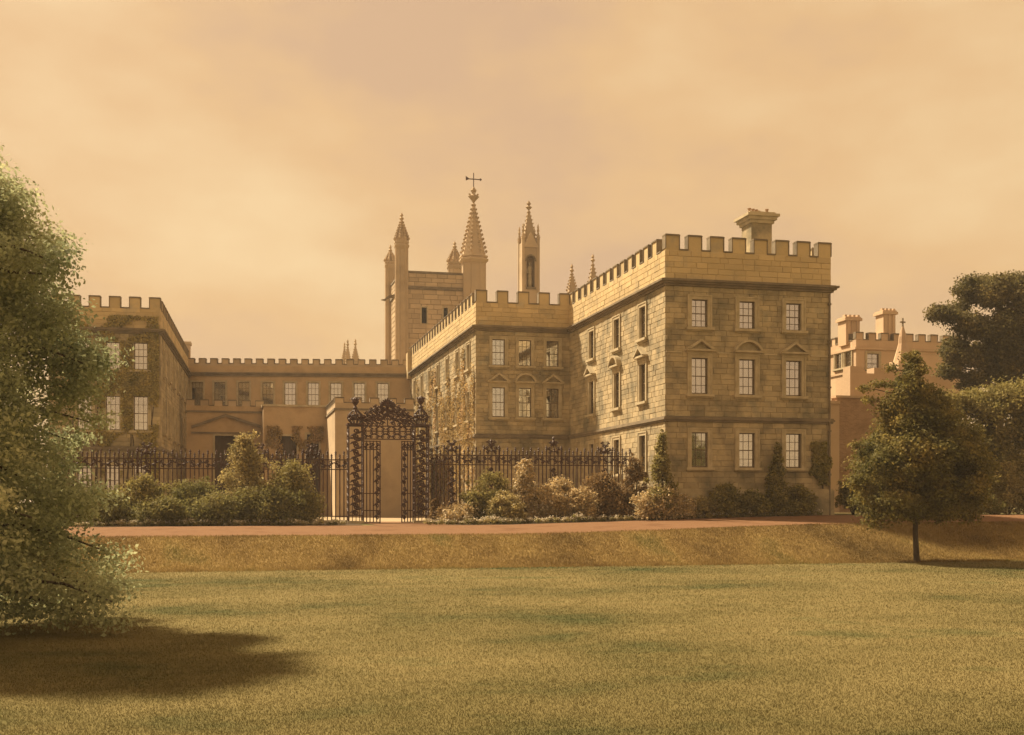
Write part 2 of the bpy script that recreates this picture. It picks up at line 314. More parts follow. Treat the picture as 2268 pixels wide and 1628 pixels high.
# windows: local x along the wall, -y outwards, z up; origin at the middle of the opening's foot
wcache = {}
def wmesh(key, fn):
    if key not in wcache: wcache[key] = fn()
    return wcache[key]
def window(parent, f, a, z, w, h, ped=None, cols=3, rows=4, blind=1.0, blind_from=0.0, curtain=False, panes=True, trimm='trim', hole=True, surround=.17, open_=0, label=None):
    if hole: f.holes.append((a - w / 2, a + w / 2, z, z + h))
    off = np.array(WL[parent.name]); loc = np.array(f.P(a, 0, z)) - off
    key = (round(w, 2), round(h, 2), ped, cols, rows, trimm, surround)
    def fr():
        b = MB(); s = surround; p = .075
        b.box(-w / 2 - s, -w / 2 + .015, -p, .06, 0, h + s); b.box(w / 2 - .015, w / 2 + s, -p, .06, 0, h + s)
        b.box(-w / 2 + .015, w / 2 - .015, -p + .003, .06, h - .015, h + s)
        b.box(-w / 2 - s - .02, -w / 2 - s + .05, -p - .03, .03, 0, h + s + .02); b.box(w / 2 + s - .05, w / 2 + s + .02, -p - .03, .03, 0, h + s + .02)
        b.box(-w / 2 - s + .05, w / 2 + s - .05, -p - .03, .03, h + s - .05, h + s + .02)
        return b.mesh('window', M[trimm])
    wo = link('window', wmesh(('f',) + key, fr), parent, loc, f.phi)
    if label: wo['label'] = label
    def sl():
        b = MB(); s = surround + .1; b.box(-w / 2 - s, w / 2 + s, -.22, .2, -.13, 0.004); b.box(-w / 2 - s + .05, w / 2 + s - .05, -.10, .1, -.2, -.13); return b.mesh('sill', M['trim'])
    link('sill', wmesh(('s',) + key, sl), wo)
    if ped:
        def pd():
            b = MB(); W = w / 2 + surround + .13; z0 = h + surround + .12
            b.box(-W + .06, W - .06, -.1, .03, h + surround + .02, z0); b.box(-W, W, -.30, .03, z0, z0 + .1)
            if ped == 'tri':
                H = .52; tk = .13
                b.prism([(-W, z0 + .1), (-W + tk * 1.7, z0 + .1), (0, z0 + .1 + H - tk), (0, z0 + .1 + H)], -.34, .03)
                b.prism([(W, z0 + .1), (0, z0 + .1 + H), (0, z0 + .1 + H - tk), (W - tk * 1.7, z0 + .1)], -.34, .03)
                b.prism([(-W + .1, z0 + .1), (W - .1, z0 + .1), (0, z0 + .1 + H - .05)], -.06, .03)
            else:
                H = .55; n = 14; R = (W * W + H * H) / (2 * H); A = math.asin(min(1, W / R)); c = z0 + .1 + H - R
                po = [(R * math.sin(-A + 2 * A * i / n), c + R * math.cos(-A + 2 * A * i / n)) for i in range(n + 1)]
                pi = [((R - .12) * math.sin(-A + 2 * A * i / n), max(z0 + .1, c + (R - .12) * math.cos(-A + 2 * A * i / n))) for i in range(n + 1)]
                for i in range(n): b.prism([pi[i], pi[i + 1], po[i + 1], po[i]], -.34, .03)
                b.prism([(pi[0][0], z0 + .1)] + pi[::-1][:1] + pi[::-1][1:], -.06, .03)
            return b.mesh('pediment', M['trim'])
        link('pediment', wmesh(('p',) + key, pd), wo)
    def ss():
        b = MB(); q = .028; y0, y1 = .10, .15
        b.box(-w / 2, -w / 2 + .06, y0, y1, 0, h); b.box(w / 2 - .06, w / 2, y0, y1, 0, h); b.box(-w / 2 + .06, w / 2 - .06, y0 + .002, y1, 0, .08); b.box(-w / 2 + .06, w / 2 - .06, y0 + .002, y1, h - .06, h)
        for i in range(1, cols): x = -w / 2 + w * i / cols; b.box(x - q / 2, x + q / 2, y0 + .012, y1 - .004, .08, h - .06)
        for j in range(1, rows):
            zz = h * j / rows; k = .05 if j == rows // 2 else q; b.box(-w / 2 + .06, w / 2 - .06, y0 + .006, y1 - .002, zz - k / 2, zz + k / 2)
        return b.mesh('sash', M['sash'])
    link('sash', wmesh(('b', round(w, 2), round(h, 2), cols, rows), ss), wo)
    pw, ph = w / cols, h / rows
    if panes:
        def pm(): return MB().box(-pw / 2 + .012, pw / 2 - .012, .122, .128, .012, ph - .012).mesh('pane', M['glass'])
        me = wmesh(('g', round(pw, 3), round(ph, 3)), pm)
        for i in range(cols):
            for j in range(rows):
                if open_ and j < open_: continue
                link('pane', me, wo, (-w / 2 + pw * (i + .5), 0, ph * j))
    else:
        def pm(): return MB().box(-w / 2 + .02, w / 2 - .02, .122, .128, .02, h - .02).mesh('glazing', M['glass'])
        link('glazing', wmesh(('G', round(w, 2), round(h, 2)), pm), wo)
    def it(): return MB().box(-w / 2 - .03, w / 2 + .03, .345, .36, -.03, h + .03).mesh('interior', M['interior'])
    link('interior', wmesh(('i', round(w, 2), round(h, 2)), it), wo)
    if blind > 0:
        z1 = h * (1 - blind_from) - .03; z0 = max(.03, z1 - h * blind)
        b = MB(); n = 12
        vs = []; 
        for i in range(n + 1):
            x = -w / 2 + .03 + (w - .06) * i / n; y = .215 + .012 * math.sin(i * 2.1 + a * 3)
            vs += [(x, y, z0), (x, y, z1)]
        b.add(vs, [(2 * i, 2 * i + 2, 2 * i + 3, 2 * i + 1) for i in range(n)]); b.box(-w / 2 + .03, w / 2 - .03, .21, .235, z0 - .03, z0)
        link('blind', b.mesh('blind', M['blind']), wo)
        if curtain and z0 > .3:
            b = MB(); vs = []
            for i in range(n + 1):
                x = -w / 2 + .03 + (w - .06) * i / n; y = .26 + .025 * math.sin(i * 1.7); vs += [(x, y, .01), (x, y, z0 + .04)]
            b.add(vs, [(2 * i, 2 * i + 2, 2 * i + 3, 2 * i + 1) for i in range(n)])
            link('curtain', b.mesh('curtain', M['curtain']), wo)
    return wo

def merlon_row(parent, f, zc, zm, spacing, w, th=.38, a0=0.0, a1=None, mk='ochre', first=True, last=True, jit=.0):
    """merlons along a face: each a mesh of its own with a coping under it; crenel copings between"""
    a1 = f.L if a1 is None else a1; off = np.array(WL[parent.name]); n = max(2, round((a1 - a0 - w) / spacing) + 1); sp = (a1 - a0 - w) / (n - 1); h = zm - zc
    key = (round(w, 3), round(h, 3), round(th, 3), mk)
    def me_(): return MB().box(0, w, 0, th, 0, h - .09).mesh('merlon', M[mk])
    def cp_():
        b = MB(); o = .05
        b.box(-o, w + o, -o, th + o, h - .09, h - .03); b.box(-o + .03, w + o - .03, -o + .03, th + o - .03, h - .03, h)
        b.box(-o + .01, .004, -o + .012, th + o - .012, .07, h - .09); b.box(w - .004, w + o - .01, -o + .012, th + o - .012, .07, h - .09)
        return b.mesh('coping', M['dark_trim'])
    cw = sp - w
    def cc_(): return MB().box(.0, cw, -.05, th + .05, -.01, .06).mesh('coping', M['dark_trim'])
    m1, m2, m3 = wmesh(('m',) + key, me_), wmesh(('mc',) + key, cp_), wmesh(('cc', round(cw, 3), round(th, 3)), cc_)
    for i in range(n):
        if (i == 0 and not first) or (i == n - 1 and not last): 
            if i == n - 1: continue
        else:
            z = uni(-jit, jit); q = np.array(f.P(a0 + i * sp, 0, zc + z)) - off
            mo = link('merlon', m1, parent, q, f.phi); link('coping', m2, mo)
        if i < n - 1:
            q = np.array(f.P(a0 + i * sp + w, 0, zc)) - off; link('coping', m3, parent, q, f.phi)

def band(mb, x0, x1, y0, y1, z0, z1, p): mb.box(x0 - p, x1 + p, y0 - p, y1 + p, z0, z1)
H_BAND, H_COR, H_CREN, H_MER = 4.13 + EYE, 11.08 + EYE, 12.92 + EYE, 13.73 + EYE
def wing(name, label, x0, x1, y0, y1, zg, faces, zband, zcor, zcren, zmer, rz=0, base=None, mspace=1.27, mw=.70, cap=300, stone_zone=None, merl=True, side_mw=None):
    """a battlemented stone wing; faces: dict side -> Face (front, left, right) whose holes are already known"""
    pass

def finish_wing(root, faces, box, zg, zband, zcor, zcren, zmer, mk='stone', stone_faces=(), cap=300, mspace=1.27, mw=.70, merlon_faces=(), ms={}):
    x0, x1, y0, y1 = box
    b = MB()
    for f in faces.values(): f.wall(b)
    b.build('wall', M['mortar'], root)
    recs = []
    for k in stone_faces:
        f = faces[k]
        ex = [(h[0] - .12, h[1] + .12, h[2] - .1, h[3] + .12) for h in f.holes]
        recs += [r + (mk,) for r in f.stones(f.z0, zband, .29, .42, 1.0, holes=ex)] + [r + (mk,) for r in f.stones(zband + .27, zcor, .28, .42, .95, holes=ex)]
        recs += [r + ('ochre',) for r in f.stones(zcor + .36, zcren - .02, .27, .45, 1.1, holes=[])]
    b = MB(); p = .4
    b.box(x0 + .002, x1 - .002, y0 + .002, y0 + p, zcor, zcren); b.box(x0 + .002, x0 + p, y0 + p, y1, zcor, zcren); b.box(x1 - p, x1 - .002, y0 + p, y1, zcor, zcren)
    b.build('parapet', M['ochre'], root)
    lay_stones(root, recs, cap)
    b = MB(); band(b, x0, x1, y0, y1, zband, zband + .10, .10); band(b, x0, x1, y0, y1, zband + .10, zband + .2, .17); band(b, x0, x1, y0, y1, zband + .2, zband + .27, .12)
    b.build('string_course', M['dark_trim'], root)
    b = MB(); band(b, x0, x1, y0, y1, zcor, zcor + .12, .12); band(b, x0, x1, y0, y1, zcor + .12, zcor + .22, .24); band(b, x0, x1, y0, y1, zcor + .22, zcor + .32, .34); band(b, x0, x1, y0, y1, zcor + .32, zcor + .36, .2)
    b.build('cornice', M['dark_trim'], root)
    b = MB(); b.box(x0 + p, x1 - p, y0 + p, y1 - .01, zcor + .1, zcor + .55); b.build('roof', M['roof'], root)
    for k in merlon_faces:
        f = faces[k]; sp, wd, fi, la = ms.get(k, (mspace, mw, True, True))
        merlon_row(root, f, zcren, zmer, sp, wd, first=fi, last=la)

# ------------------------------------------------------------------ the tall east block (A)
YA, XA0, XA1 = 56.6, 21.45, 30.7
YB, XB0 = 74.3, 15.18
YR = 104.0
zg = 1.3
A = thing('college_block', 'tall battlemented stone block with three bays of cream-blinded windows and a chimney', 'building', (XA0, YA, 1.5))
fA = Face(XA0, YA, 0, XA1 - XA0, zg, H_COR + .05)
sA = Face(XA0, YB, -math.pi / 2, YB - YA, zg, H_COR + .05)
rA = Face(XA1, YA, math.pi / 2, YB - YA, zg, H_COR + .05)
wcx = [1549, 1654, 1757]
blA = {(0, 0): dict(blind=.97), (0, 1): dict(blind=.80, curtain=True), (0, 2): dict(blind=.60, curtain=True),
       (1, 0): dict(blind=.74, curtain=True), (1, 1): dict(blind=.97), (1, 2): dict(blind=.86, blind_from=.12),
       (2, 0): dict(blind=.97), (2, 1): dict(blind=.97), (2, 2): dict(blind=.74, curtain=True)}
for i, px in enumerate(wcx):
    a = fA.s_at(px)
    window(A, fA, a, EYE + 1.78, .92, 1.82, None, 3, 4, surround=.2, **blA[(0, i)])
    window(A, fA, a, EYE + 5.55, .92, 1.88, 'round' if i == 1 else 'tri', 3, 4, surround=.2, **blA[(1, i)])
    window(A, fA, a, EYE + 8.98, .90, 1.46, None, 3, 4, surround=.2, **blA[(2, i)])
for i, yy in enumerate([69.3, 64.4, 60.0]):
    a = YB - yy
    window(A, sA, a, EYE + 5.4, 1.0, 2.05, 'round' if i == 1 else 'tri', 3, 4, surround=.2, blind=.0 if i == 0 else .35, curtain=True)
    window(A, sA, a, EYE + 8.8, 1.0, 1.75, None, 3, 4, surround=.18, blind=.55, blind_from=.3)
    window(A, sA, a, EYE + 1.6, 1.0, 2.0, None, 3, 4, surround=.18, blind=0, trimm='trim')
facesA = {'front': fA, 'left': sA, 'right': rA}
finish_wing(A, facesA, (XA0, XA1, YA, YB), zg, H_BAND, H_COR, H_CREN, H_MER, stone_faces=('front', 'left'), merlon_faces=('front', 'left', 'right'),
            ms={'front': (1.22, .72, True, True), 'left': (1.27, .70, True, False), 'right': (1.27, .7, False, True)})
b = MB(); band(b, XA0, XA1, YA, YB, 1.3, EYE + .62, .14); b.box(XA0 - .1, XA1 + .1, YA - .1, YB, EYE + .62, EYE + .70); b.build('plinth', M['stone'], A)
b = MB()                                                       # thin moulding at first-floor lintel level, broken by the windows
cuts = [0] + [v for px in wcx for v in (fA.s_at(px) - .95, fA.s_at(px) + .95)] + [XA1 - XA0]
for i in range(0, len(cuts), 2): MB().box(XA0 + cuts[i], XA0 + cuts[i + 1], YA - .075, YA + .02, EYE + 7.66, EYE + 7.74).build('moulding', M['trim'], A)
# drain pipe on the right corner
b = MB(); b.tube([(XA1 - .12, YA - .12, 1.6), (XA1 - .12, YA - .12, H_COR - .1)], .05, 6); 
for z in (4, 6.3, 8.6, 11, 13): b.box(XA1 - .19, XA1 - .05, YA - .18, YA + .02, z, z + .1)
b.build('drain_pipe', M['dark_trim'], A)
# chimney on the roof
ch = MB(); cx0, cx1, cy0, cy1 = 28.2, 29.45, 61, 62.3; ct = zat(1680, 494, 61)
ch.box(cx0, cx1, cy0, cy1, H_COR + .3, ct); cho = ch.build('chimney', M['stone'], A)
ch = MB()
for k, p in enumerate((.10, .22, .34)): ch.box(cx0 - p, cx1 + p, cy0 - p, cy1 + p, ct + .18 * k, ct + .18 * (k + 1) - (.0 if k < 2 else .03))
ch.box(cx0 - .15, cx1 + .15, cy0 - .15, cy1 + .15, ct + .51, ct + .62); ch.build('chimney_cap', M['trim'], cho, off=WL[A.name])
for k in range(5):
    q = MB(); q.lathe([(.10, 0), (.12, .05), (.085, .1), (.08, .24), (.11, .27), (.11, .31)], 8); x = cx0 + .1 + (cx1 - cx0 - .2) * k / 4
    o = link('chimney_pot', q.mesh('chimney_pot', M['brick']), cho, np.array((x, (cy0 + cy1) / 2 + uni(-.3, .3), ct + .61)) - np.array(WL[A.name]))

# ------------------------------------------------------------------ the middle wing (B)
B = thing('college_wing', 'long stone wing with creepers on its sunlit side between tall block and tower', 'building', (XB0, YB, 1.5))
fB = Face(XB0, YB, 0, XA0 - XB0, zg, H_COR + .05)
sB = Face(XB0, YR - .2, -math.pi / 2, YR - .2 - YB, zg, H_COR + .05)
eB = Face(XB0 + 11, YB, math.pi / 2, YR - .2 - YB, zg, H_COR + .05)
for i, px in enumerate([1104, 1162.5, 1223.5]):
    a = fB.s_at(px)
    window(B, fB, a, EYE + 8.85, .86, 1.72, None, 3, 4, surround=.16, blind=[.55, .7, .5][i], blind_from=[.2, 0, .45][i])
    window(B, fB, a, EYE + 5.5, .86, 1.95, 'round' if i == 1 else 'tri', 3, 4, surround=.17, blind=[.3, .45, .4][i], blind_from=[.65, .5, .5][i])
for i in range(7):
    a = YR - .2 - YB - 2.4 - i * 4.0
    window(B, sB, a, EYE + 8.8, .95, 1.7, None, 3, 4, surround=.16, blind=.4, panes=i < 3)
    if i < 6: window(B, sB, a, EYE + 5.4, .95, 1.95, None, 3, 4, surround=.16, blind=.3, panes=i < 2)
finish_wing(B, {'front': fB, 'left': sB, 'right': eB}, (XB0, XB0 + 11, YB, YR - .2), zg, H_BAND, H_COR, H_CREN, H_MER, stone_faces=('front', 'left'), merlon_faces=('front', 'left'),
            ms={'front': (1.27, .68, True, True), 'left': (1.27, .68, True, False)})
b = MB(); b.box(XB0 - .1, XA0, YB - .1, YB + 1, 1.3, EYE + .6); b.box(XB0 - .1, XB0 + 1, YB - .1, YR - .3, 1.3, EYE + .6); b.build('plinth', M['stone'], B)
# small pier with a niche at the far end of its parapet
b = MB(); ye = YR - .6; b.box(XB0 - .35, XB0 + .5, ye - .6, ye + .4, H_COR - .2, H_CREN + .35); b.prism([(XB0 - .4, H_CREN + .35), (XB0 + .55, H_CREN + .35), (XB0 + .07, H_CREN + .75)], ye - .65, ye + .45)
b.build('end_pier', M['ochre'], B)

# ------------------------------------------------------------------ the left wing (C), turned a little
XC1, YC = -4.75, 80.0
CW = thing('creeper_wing', 'stone wing half hidden by green creeper beside the big tree', 'building', (XC1, YC, 1.5), math.radians(-1.6))
XC0 = XC1 - 6.9
cz = dict(b=EYE + 3.35, c=EYE + 10.95, cr=EYE + 12.62, m=EYE + 13.38)
fC = Face(XC0, YC, 0, XC1 - XC0, zg, cz['c'] + .05)
sC = Face(XC1, YC, math.pi / 2, 29, zg, cz['c'] + .05)
lC = Face(XC0, YC + 29, -math.pi / 2, 29, zg, cz['c'] + .05)
for i, px in enumerate([187, 250, 312]):
    a = fC.s_at(px)
    window(CW, fC, a, EYE + 8.6, .86, 1.8, None, 3, 4, surround=.16, blind=[.5, .9, .95][i], blind_from=[.3, .1, 0][i])
    window(CW, fC, a, EYE + 4.65, .9, 2.25, 'tri' if i == 0 else None, 3, 4, surround=.17, blind=[.3, .5, .5][i], blind_from=[.6, .4, .45][i])
    window(CW, fC, a, EYE + .4, .9, 2.0, None, 3, 4, surround=.17, blind=[.9, .6, .9][i])
for i in range(7):
    a = 2.4 + i * 4
    window(CW, sC, a, EYE + 8.5, .95, 1.75, None, 3, 4, surround=.16, blind=0, panes=i < 2)
    window(CW, sC, a, EYE + 4.6, .95, 2.2, None, 3, 4, surround=.16, blind=0, panes=i < 2)
finish_wing(CW, {'front': fC, 'right': sC, 'left': lC}, (XC0, XC1, YC, YC + 29), zg, cz['b'], cz['c'], cz['cr'], cz['m'], stone_faces=('front', 'right'), merlon_faces=('front', 'right'),
            ms={'front': (1.27, .66, True, True), 'right': (1.27, .68, False, True)})
b = MB(); b.box(XC1 - .55, XC1 + .12, YC + 27.6, YC + 28.6, cz['c'] - .3, cz['m'] + .55); b.box(XC1 - .65, XC1 + .22, YC + 27.5, YC + 28.7, cz['m'] + .55, cz['m'] + .8); b.build('chimney', M['far_stone'], CW)

# ------------------------------------------------------------------ rear range
fx0 = XB0 + 1.0
RR = thing('rear_range', 'long low battlemented range with a row of sash windows across the court', 'building', (fx0, YR, 1.5), 0)
phiR = math.radians(-9.5)
LR = 22.5
fR = Face(fx0 - LR * math.cos(phiR), YR - LR * math.sin(phiR), phiR, LR, zg, EYE + 12.05)
zc_, zw = fR.z_at(650, 832), fR.z_at(650, 846)
for i, px in enumerate([437, 487, 540, 593.5, 642.5, 694, 744, 796, 848]):
    window(RR, fR, fR.s_at(px), zw - 2.15, 1.0, 2.1, None, 3, 4, surround=.12, blind=[.2, .8, .9, .5, .9, .9, .8, .8, .9][i], panes=i > 3, trimm='trim')
    window(RR, fR, fR.s_at(px), zw - 6.2, 1.0, 2.2, None, 3, 4, surround=.12, blind=.4, panes=False)
b = MB(); fR.wall(b); b.build('wall', M['court_wall'], RR)
zt = fR.z_at(650, 806.5); zm_ = fR.z_at(650, 794.5)
b = MB()
def orient(mb, f, a0, a1, t0, t1, z0, z1):
    q = [f.P(a0, t0, z0), f.P(a1, t0, z0), f.P(a1, t1, z0), f.P(a0, t1, z0)]; q += [(x, y, z1) for x, y, z in q]
    # outward t is -y, so order for outward normals
    mb.add(q, [(0, 1, 2, 3), (7, 6, 5, 4), (4, 5, 1, 0), (5, 6, 2, 1), (6, 7, 3, 2), (7, 4, 0, 3)])
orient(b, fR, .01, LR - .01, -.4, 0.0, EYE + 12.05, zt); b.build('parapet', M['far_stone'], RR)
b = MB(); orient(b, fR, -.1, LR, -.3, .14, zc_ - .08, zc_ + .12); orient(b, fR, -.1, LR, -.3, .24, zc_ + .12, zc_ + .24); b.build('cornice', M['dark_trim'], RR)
b = MB(); orient(b, fR, 0, LR, -8, -.4, EYE + 11.4, EYE + 11.7); b.build('roof', M['roof'], RR)
b = MB(); orient(b, fR, 0.02, LR, -8.3, -7.9, zg, EYE + 12.0); orient(b, fR, .02, .4, -7.9, -.36, zg, EYE + 11.4); orient(b, fR, LR - .4, LR - .02, -7.9, -.36, zg, EYE + 11.4); b.build('back_wall', M['court_wall'], RR)
merlon_row(RR, fR, zt, zm_, 1.0, .56, mk='far_stone')

# ------------------------------------------------------------------ low court buildings in front of the rear range
def low_block(name, label, cat, x0, x1, y0, y1, ztop, mk='court_wall', batt=None, holes=(), coping=True):
    r = thing(name, label, cat, (x0, y0, 1.45))
    f = Face(x0, y0, 0, x1 - x0, zg, ztop); s = Face(x0, y1, -math.pi / 2, y1 - y0, zg, ztop); e_ = Face(x1, y0, math.pi / 2, y1 - y0, zg, ztop); k = Face(x1, y1, math.pi, x1 - x0, zg, ztop)
    for h in holes: f.holes.append(h)
    b = MB(); [q.wall(b) for q in (f, s, e_, k)]; b.build('wall', M[mk], r)
    b = MB(); b.box(x0 + .02, x1 - .02, y0 + .02, y1 - .02, ztop - .3, ztop); b.build('roof', M['roof'], r)
    for h in holes:
        b = MB(); b.box(x0 + h[0] - .02, x0 + h[1] + .02, y0 + .33, y0 + .36, h[2] - .02, h[3] + .02); b.build('door_panel', M['door'], r)
        b = MB(); b.box(x0 + h[0] - .16, x0 + h[0], y0 - .07, y0 + .05, h[2], h[3] + .16); b.box(x0 + h[1], x0 + h[1] + .16, y0 - .07, y0 + .05, h[2], h[3] + .16); b.box(x0 + h[0], x0 + h[1], y0 - .067, y0 + .05, h[3], h[3] + .16); b.build('door_frame', M['trim'], r)
    if batt:
        merlon_row(r, f, ztop, ztop + batt, 1.15, .62, th=.35, mk='far_stone')
        if y1 - y0 > 3: merlon_row(r, s, ztop, ztop + batt, 1.15, .62, th=.35, mk='far_stone', last=False)
        b = MB(); b.box(x0 - .08, x1 + .08, y0 - .08, y1 + .08, ztop - .55, ztop - .40); b.build('string_course', M['dark_trim'], r)
    elif coping:
        b = MB(); b.box(x0 - .12, x1 + .12, y0 - .12, y1 + .12, ztop, ztop + .16); b.build('coping', M['trim'], r)
    return r, f
zz = lambda px, py, Y: zat(px, py, Y)
yG1 = 97.0; g1x0, g1x1 = xat(413, yG1), xat(584, yG1)
r, f = low_block('screen_wall', 'low battlemented court wall with a broad pediment outlined above its doorway', 'wall', g1x0, g1x1, yG1, yG1 + .9, zz(500, 899, yG1), batt=.5,
                 holes=[(xat(476, yG1) - g1x0, xat(520, yG1) - g1x0, 1.5, zz(500, 965, yG1))])
pa, pl, pr = (xat(500, yG1), zz(500, 917, yG1)), (xat(424, yG1), zz(424, 943, yG1)), (xat(577, yG1), zz(577, 942, yG1))
b = MB(); tk = .22
b.prism([pl, (pl[0], pl[1] - tk), (pa[0], pa[1] - tk), pa][::-1], yG1 - .22, yG1 + .05); b.prism([pa, (pa[0], pa[1] - tk), (pr[0], pr[1] - tk), pr][::-1], yG1 - .22, yG1 + .05)
b.box(pl[0], pr[0], yG1 - .12, yG1 + .03, pl[1] - .62, pl[1] - .48); b.build('pediment', M['dark_trim'], r)
yG2 = 94.5; g2x0, g2x1 = xat(583, yG2), xat(722, yG2)
low_block('court_lodge', 'plain flat-topped lodge between the two battlemented court walls', 'building', g2x0, g2x1 + .05, yG2, yG2 + 6, zz(650, 901, yG2),
          holes=[(xat(614, yG2) - g2x0, xat(657, yG2) - g2x0, 1.5, zz(640, 966, yG2)), (xat(680, yG2) - g2x0, xat(706, yG2) - g2x0, 3.0, zz(690, 962, yG2))])
yG3 = 86.0; g3x0, g3x1 = xat(742, yG3), xat(916, yG3)
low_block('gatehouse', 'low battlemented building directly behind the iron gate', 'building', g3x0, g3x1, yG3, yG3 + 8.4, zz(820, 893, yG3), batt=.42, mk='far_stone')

# ------------------------------------------------------------------ bell tower with spired turrets, pinnacles
def spire(mb, cx, cy, r, z0, z1, n=8, crock=8, cr=.16, fin=True):
    r = r * (1.3 if n == 4 else 1); mb.lathe([(r, z0), (r * .95, z0 + .02), (.05, z1)], n, (cx, cy), math.pi / n)
    for k in range(1, crock):
        t = k / crock; rr = r * (1 - t) + .03; z = z0 + (z1 - z0) * t
        for j in range(n):
            q = math.pi / n + 2 * math.pi * j / n; c_ = cr * (1 - .45 * t)
            x, y = cx + (rr + c_ * .3) * math.cos(q), cy + (rr + c_ * .3) * math.sin(q)
            mb.lathe([(.02, z - c_ * .7), (c_ * .6, z - c_ * .1), (c_ * .5, z + c_ * .4), (.02, z + c_ * .7)], 4, (x, y))
    if fin: mb.lathe([(.06, z1 - .15), (.3 * r + .06, z1 + .12), (.08, z1 + .3), (.2 * r + .05, z1 + .45), (.02, z1 + .75)], 6, (cx, cy))
YT = 122.0
tx0, tx1 = xat(890, YT), xat(1050, YT); TD = 9.0
T = thing('bell_tower', 'square bell tower with spired corner turrets rising behind the wings', 'tower', ((tx0 + tx1) / 2, YT + TD / 2, 1.5))
fT = Face(tx0, YT, 0, tx1 - tx0, zg, zat(960, 606, YT)); sT = Face(tx0, YT + TD, -math.pi / 2, TD, zg, fT.z1); eT = Face(tx1, YT, math.pi / 2, TD, zg, fT.z1); kT = Face(tx1, YT + TD, math.pi, tx1 - tx0, zg, fT.z1)
for px, y0, y1, wd in ((939.5, 681, 716, .55), (987, 682, 708, .45)):
    a = fT.s_at(px); fT.holes.append((a - wd / 2, a + wd / 2, fT.z_at(px, y1), fT.z_at(px, y0)))
b = MB(); [q.wall(b, .5) for q in (fT, sT, eT, kT)]; tw = b.build('wall', M['mortar'], T)
b = MB()
for h in fT.holes: b.box(tx0 + h[0] - .02, tx0 + h[1] + .02, YT + .45, YT + .5, h[2] - .02, h[3] + .02)
b.build('slit_back', M['interior'], T)
for h in fT.holes:
    b = MB(); b.box(tx0 + h[0] - .14, tx0 + h[0], YT - .06, YT + .05, h[2] - .1, h[3] + .14); b.box(tx0 + h[1], tx0 + h[1] + .14, YT - .06, YT + .05, h[2] - .1, h[3] + .14); b.box(tx0 + h[0], tx0 + h[1], YT - .057, YT + .05, h[3], h[3] + .14); b.build('slit_window', M['trim'], T)
zTc = zat(960, 639, YT)
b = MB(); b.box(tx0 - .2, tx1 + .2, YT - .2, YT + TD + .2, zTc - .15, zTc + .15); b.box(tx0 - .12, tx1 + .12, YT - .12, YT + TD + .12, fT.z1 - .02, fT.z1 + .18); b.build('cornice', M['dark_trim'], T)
b = MB(); b.box(tx0 + .1, tx1 - .1, YT + .1, YT + TD - .1, fT.z1 - .5, fT.z1 - .02); b.build('roof', M['roof'], T)
recs = []
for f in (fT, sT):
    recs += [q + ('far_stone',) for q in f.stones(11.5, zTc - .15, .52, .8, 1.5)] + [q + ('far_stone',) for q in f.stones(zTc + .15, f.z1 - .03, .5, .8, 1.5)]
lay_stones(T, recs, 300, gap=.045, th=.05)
def turret(px, ytop, ycol, r, Y, big=False):
    X = xat(px, Y); zt_, zc_ = zat(px, ytop, Y), zat(px, ycol, Y)
    b = MB(); b.lathe([(r, 8), (r, zc_ - .35), (r * 1.05, zc_ - .3), (r * 1.12, zc_ - .1)], 8, (X, Y), math.pi / 8)
    for j in range(8):                                          # corner rolls
        q = math.pi / 8 + j * math.pi / 4; b.tube([(X + r * math.cos(q), Y + r * math.sin(q), 8), (X + r * math.cos(q), Y + r * math.sin(q), zc_ - .2)], .07, 5)
    to = b.build('turret', M['far_stone'], T)
    b = MB(); b.lathe([(r * 1.05, zc_ - .3), (r * 1.24, zc_ - .05), (r * 1.26, zc_ + .12), (r * 1.1, zc_ + .22), (r * 1.22, zc_ + .35), (r * 1.2, zc_ + .5), (r, zc_ + .52)], 8, (X, Y), math.pi / 8); b.build('collar', M['far_stone'], to, off=WL[T.name])
    b = MB(); spire(b, X, Y, r * 1.06, zc_ + .5, zt_ - (.0 if big else .6), 8, 13 if big else 8, .27 if big else .3, fin=not big)
    if big:
        b.lathe([(.1, zt_ - .2), (.22, zt_), (.62, zt_ + .45), (.3, zt_ + .6), (.16, zt_ + .75), (.34, zt_ + 1.1), (.05, zt_ + 1.5)], 6, (X, Y))
        for j in range(4):
            q = j * math.pi / 2; b.tube([(X, Y, zt_ + .2), (X + .5 * math.cos(q), Y + .5 * math.sin(q), zt_ + .75)], [.14, .09], 5)
    b.build('spire', M['far_stone'], to, off=WL[T.name])
    if big:
        zz_ = zat(px, 383, Y); b = MB(); b.tube([(X, Y, zt_ + 1.3), (X, Y, zz_)], .055, 5); zc = zat(px, 397, Y)
        b.tube([(X - .75, Y, zc), (X + .65, Y, zc)], .06, 5)
        b.add([(X - .85, Y - .02, zc - .18), (X - .4, Y - .02, zc), (X - .85, Y - .02, zc + .3)] + [(X - .85, Y + .02, zc - .18), (X - .4, Y + .02, zc), (X - .85, Y + .02, zc + .3)], [(0, 1, 2), (5, 4, 3), (0, 3, 4, 1), (1, 4, 5, 2), (2, 5, 3, 0)])
        b.add([(X + .6, Y - .03, zc), (X + .75, Y - .03, zc - .15), (X + .9, Y - .03, zc), (X + .75, Y - .03, zc + .15), (X + .6, Y + .03, zc), (X + .75, Y + .03, zc - .15), (X + .9, Y + .03, zc), (X + .75, Y + .03, zc + .15)], [(0, 1, 2, 3), (7, 6, 5, 4), (0, 4, 5, 1), (1, 5, 6, 2), (2, 6, 7, 3), (3, 7, 4, 0)])
        b.build('weathervane', M['iron'], to, off=WL[T.name])
turret(889.5, 474, 546, .66, YT + .1)
turret(864.5, 545, 590, .55, YT + TD - .1)
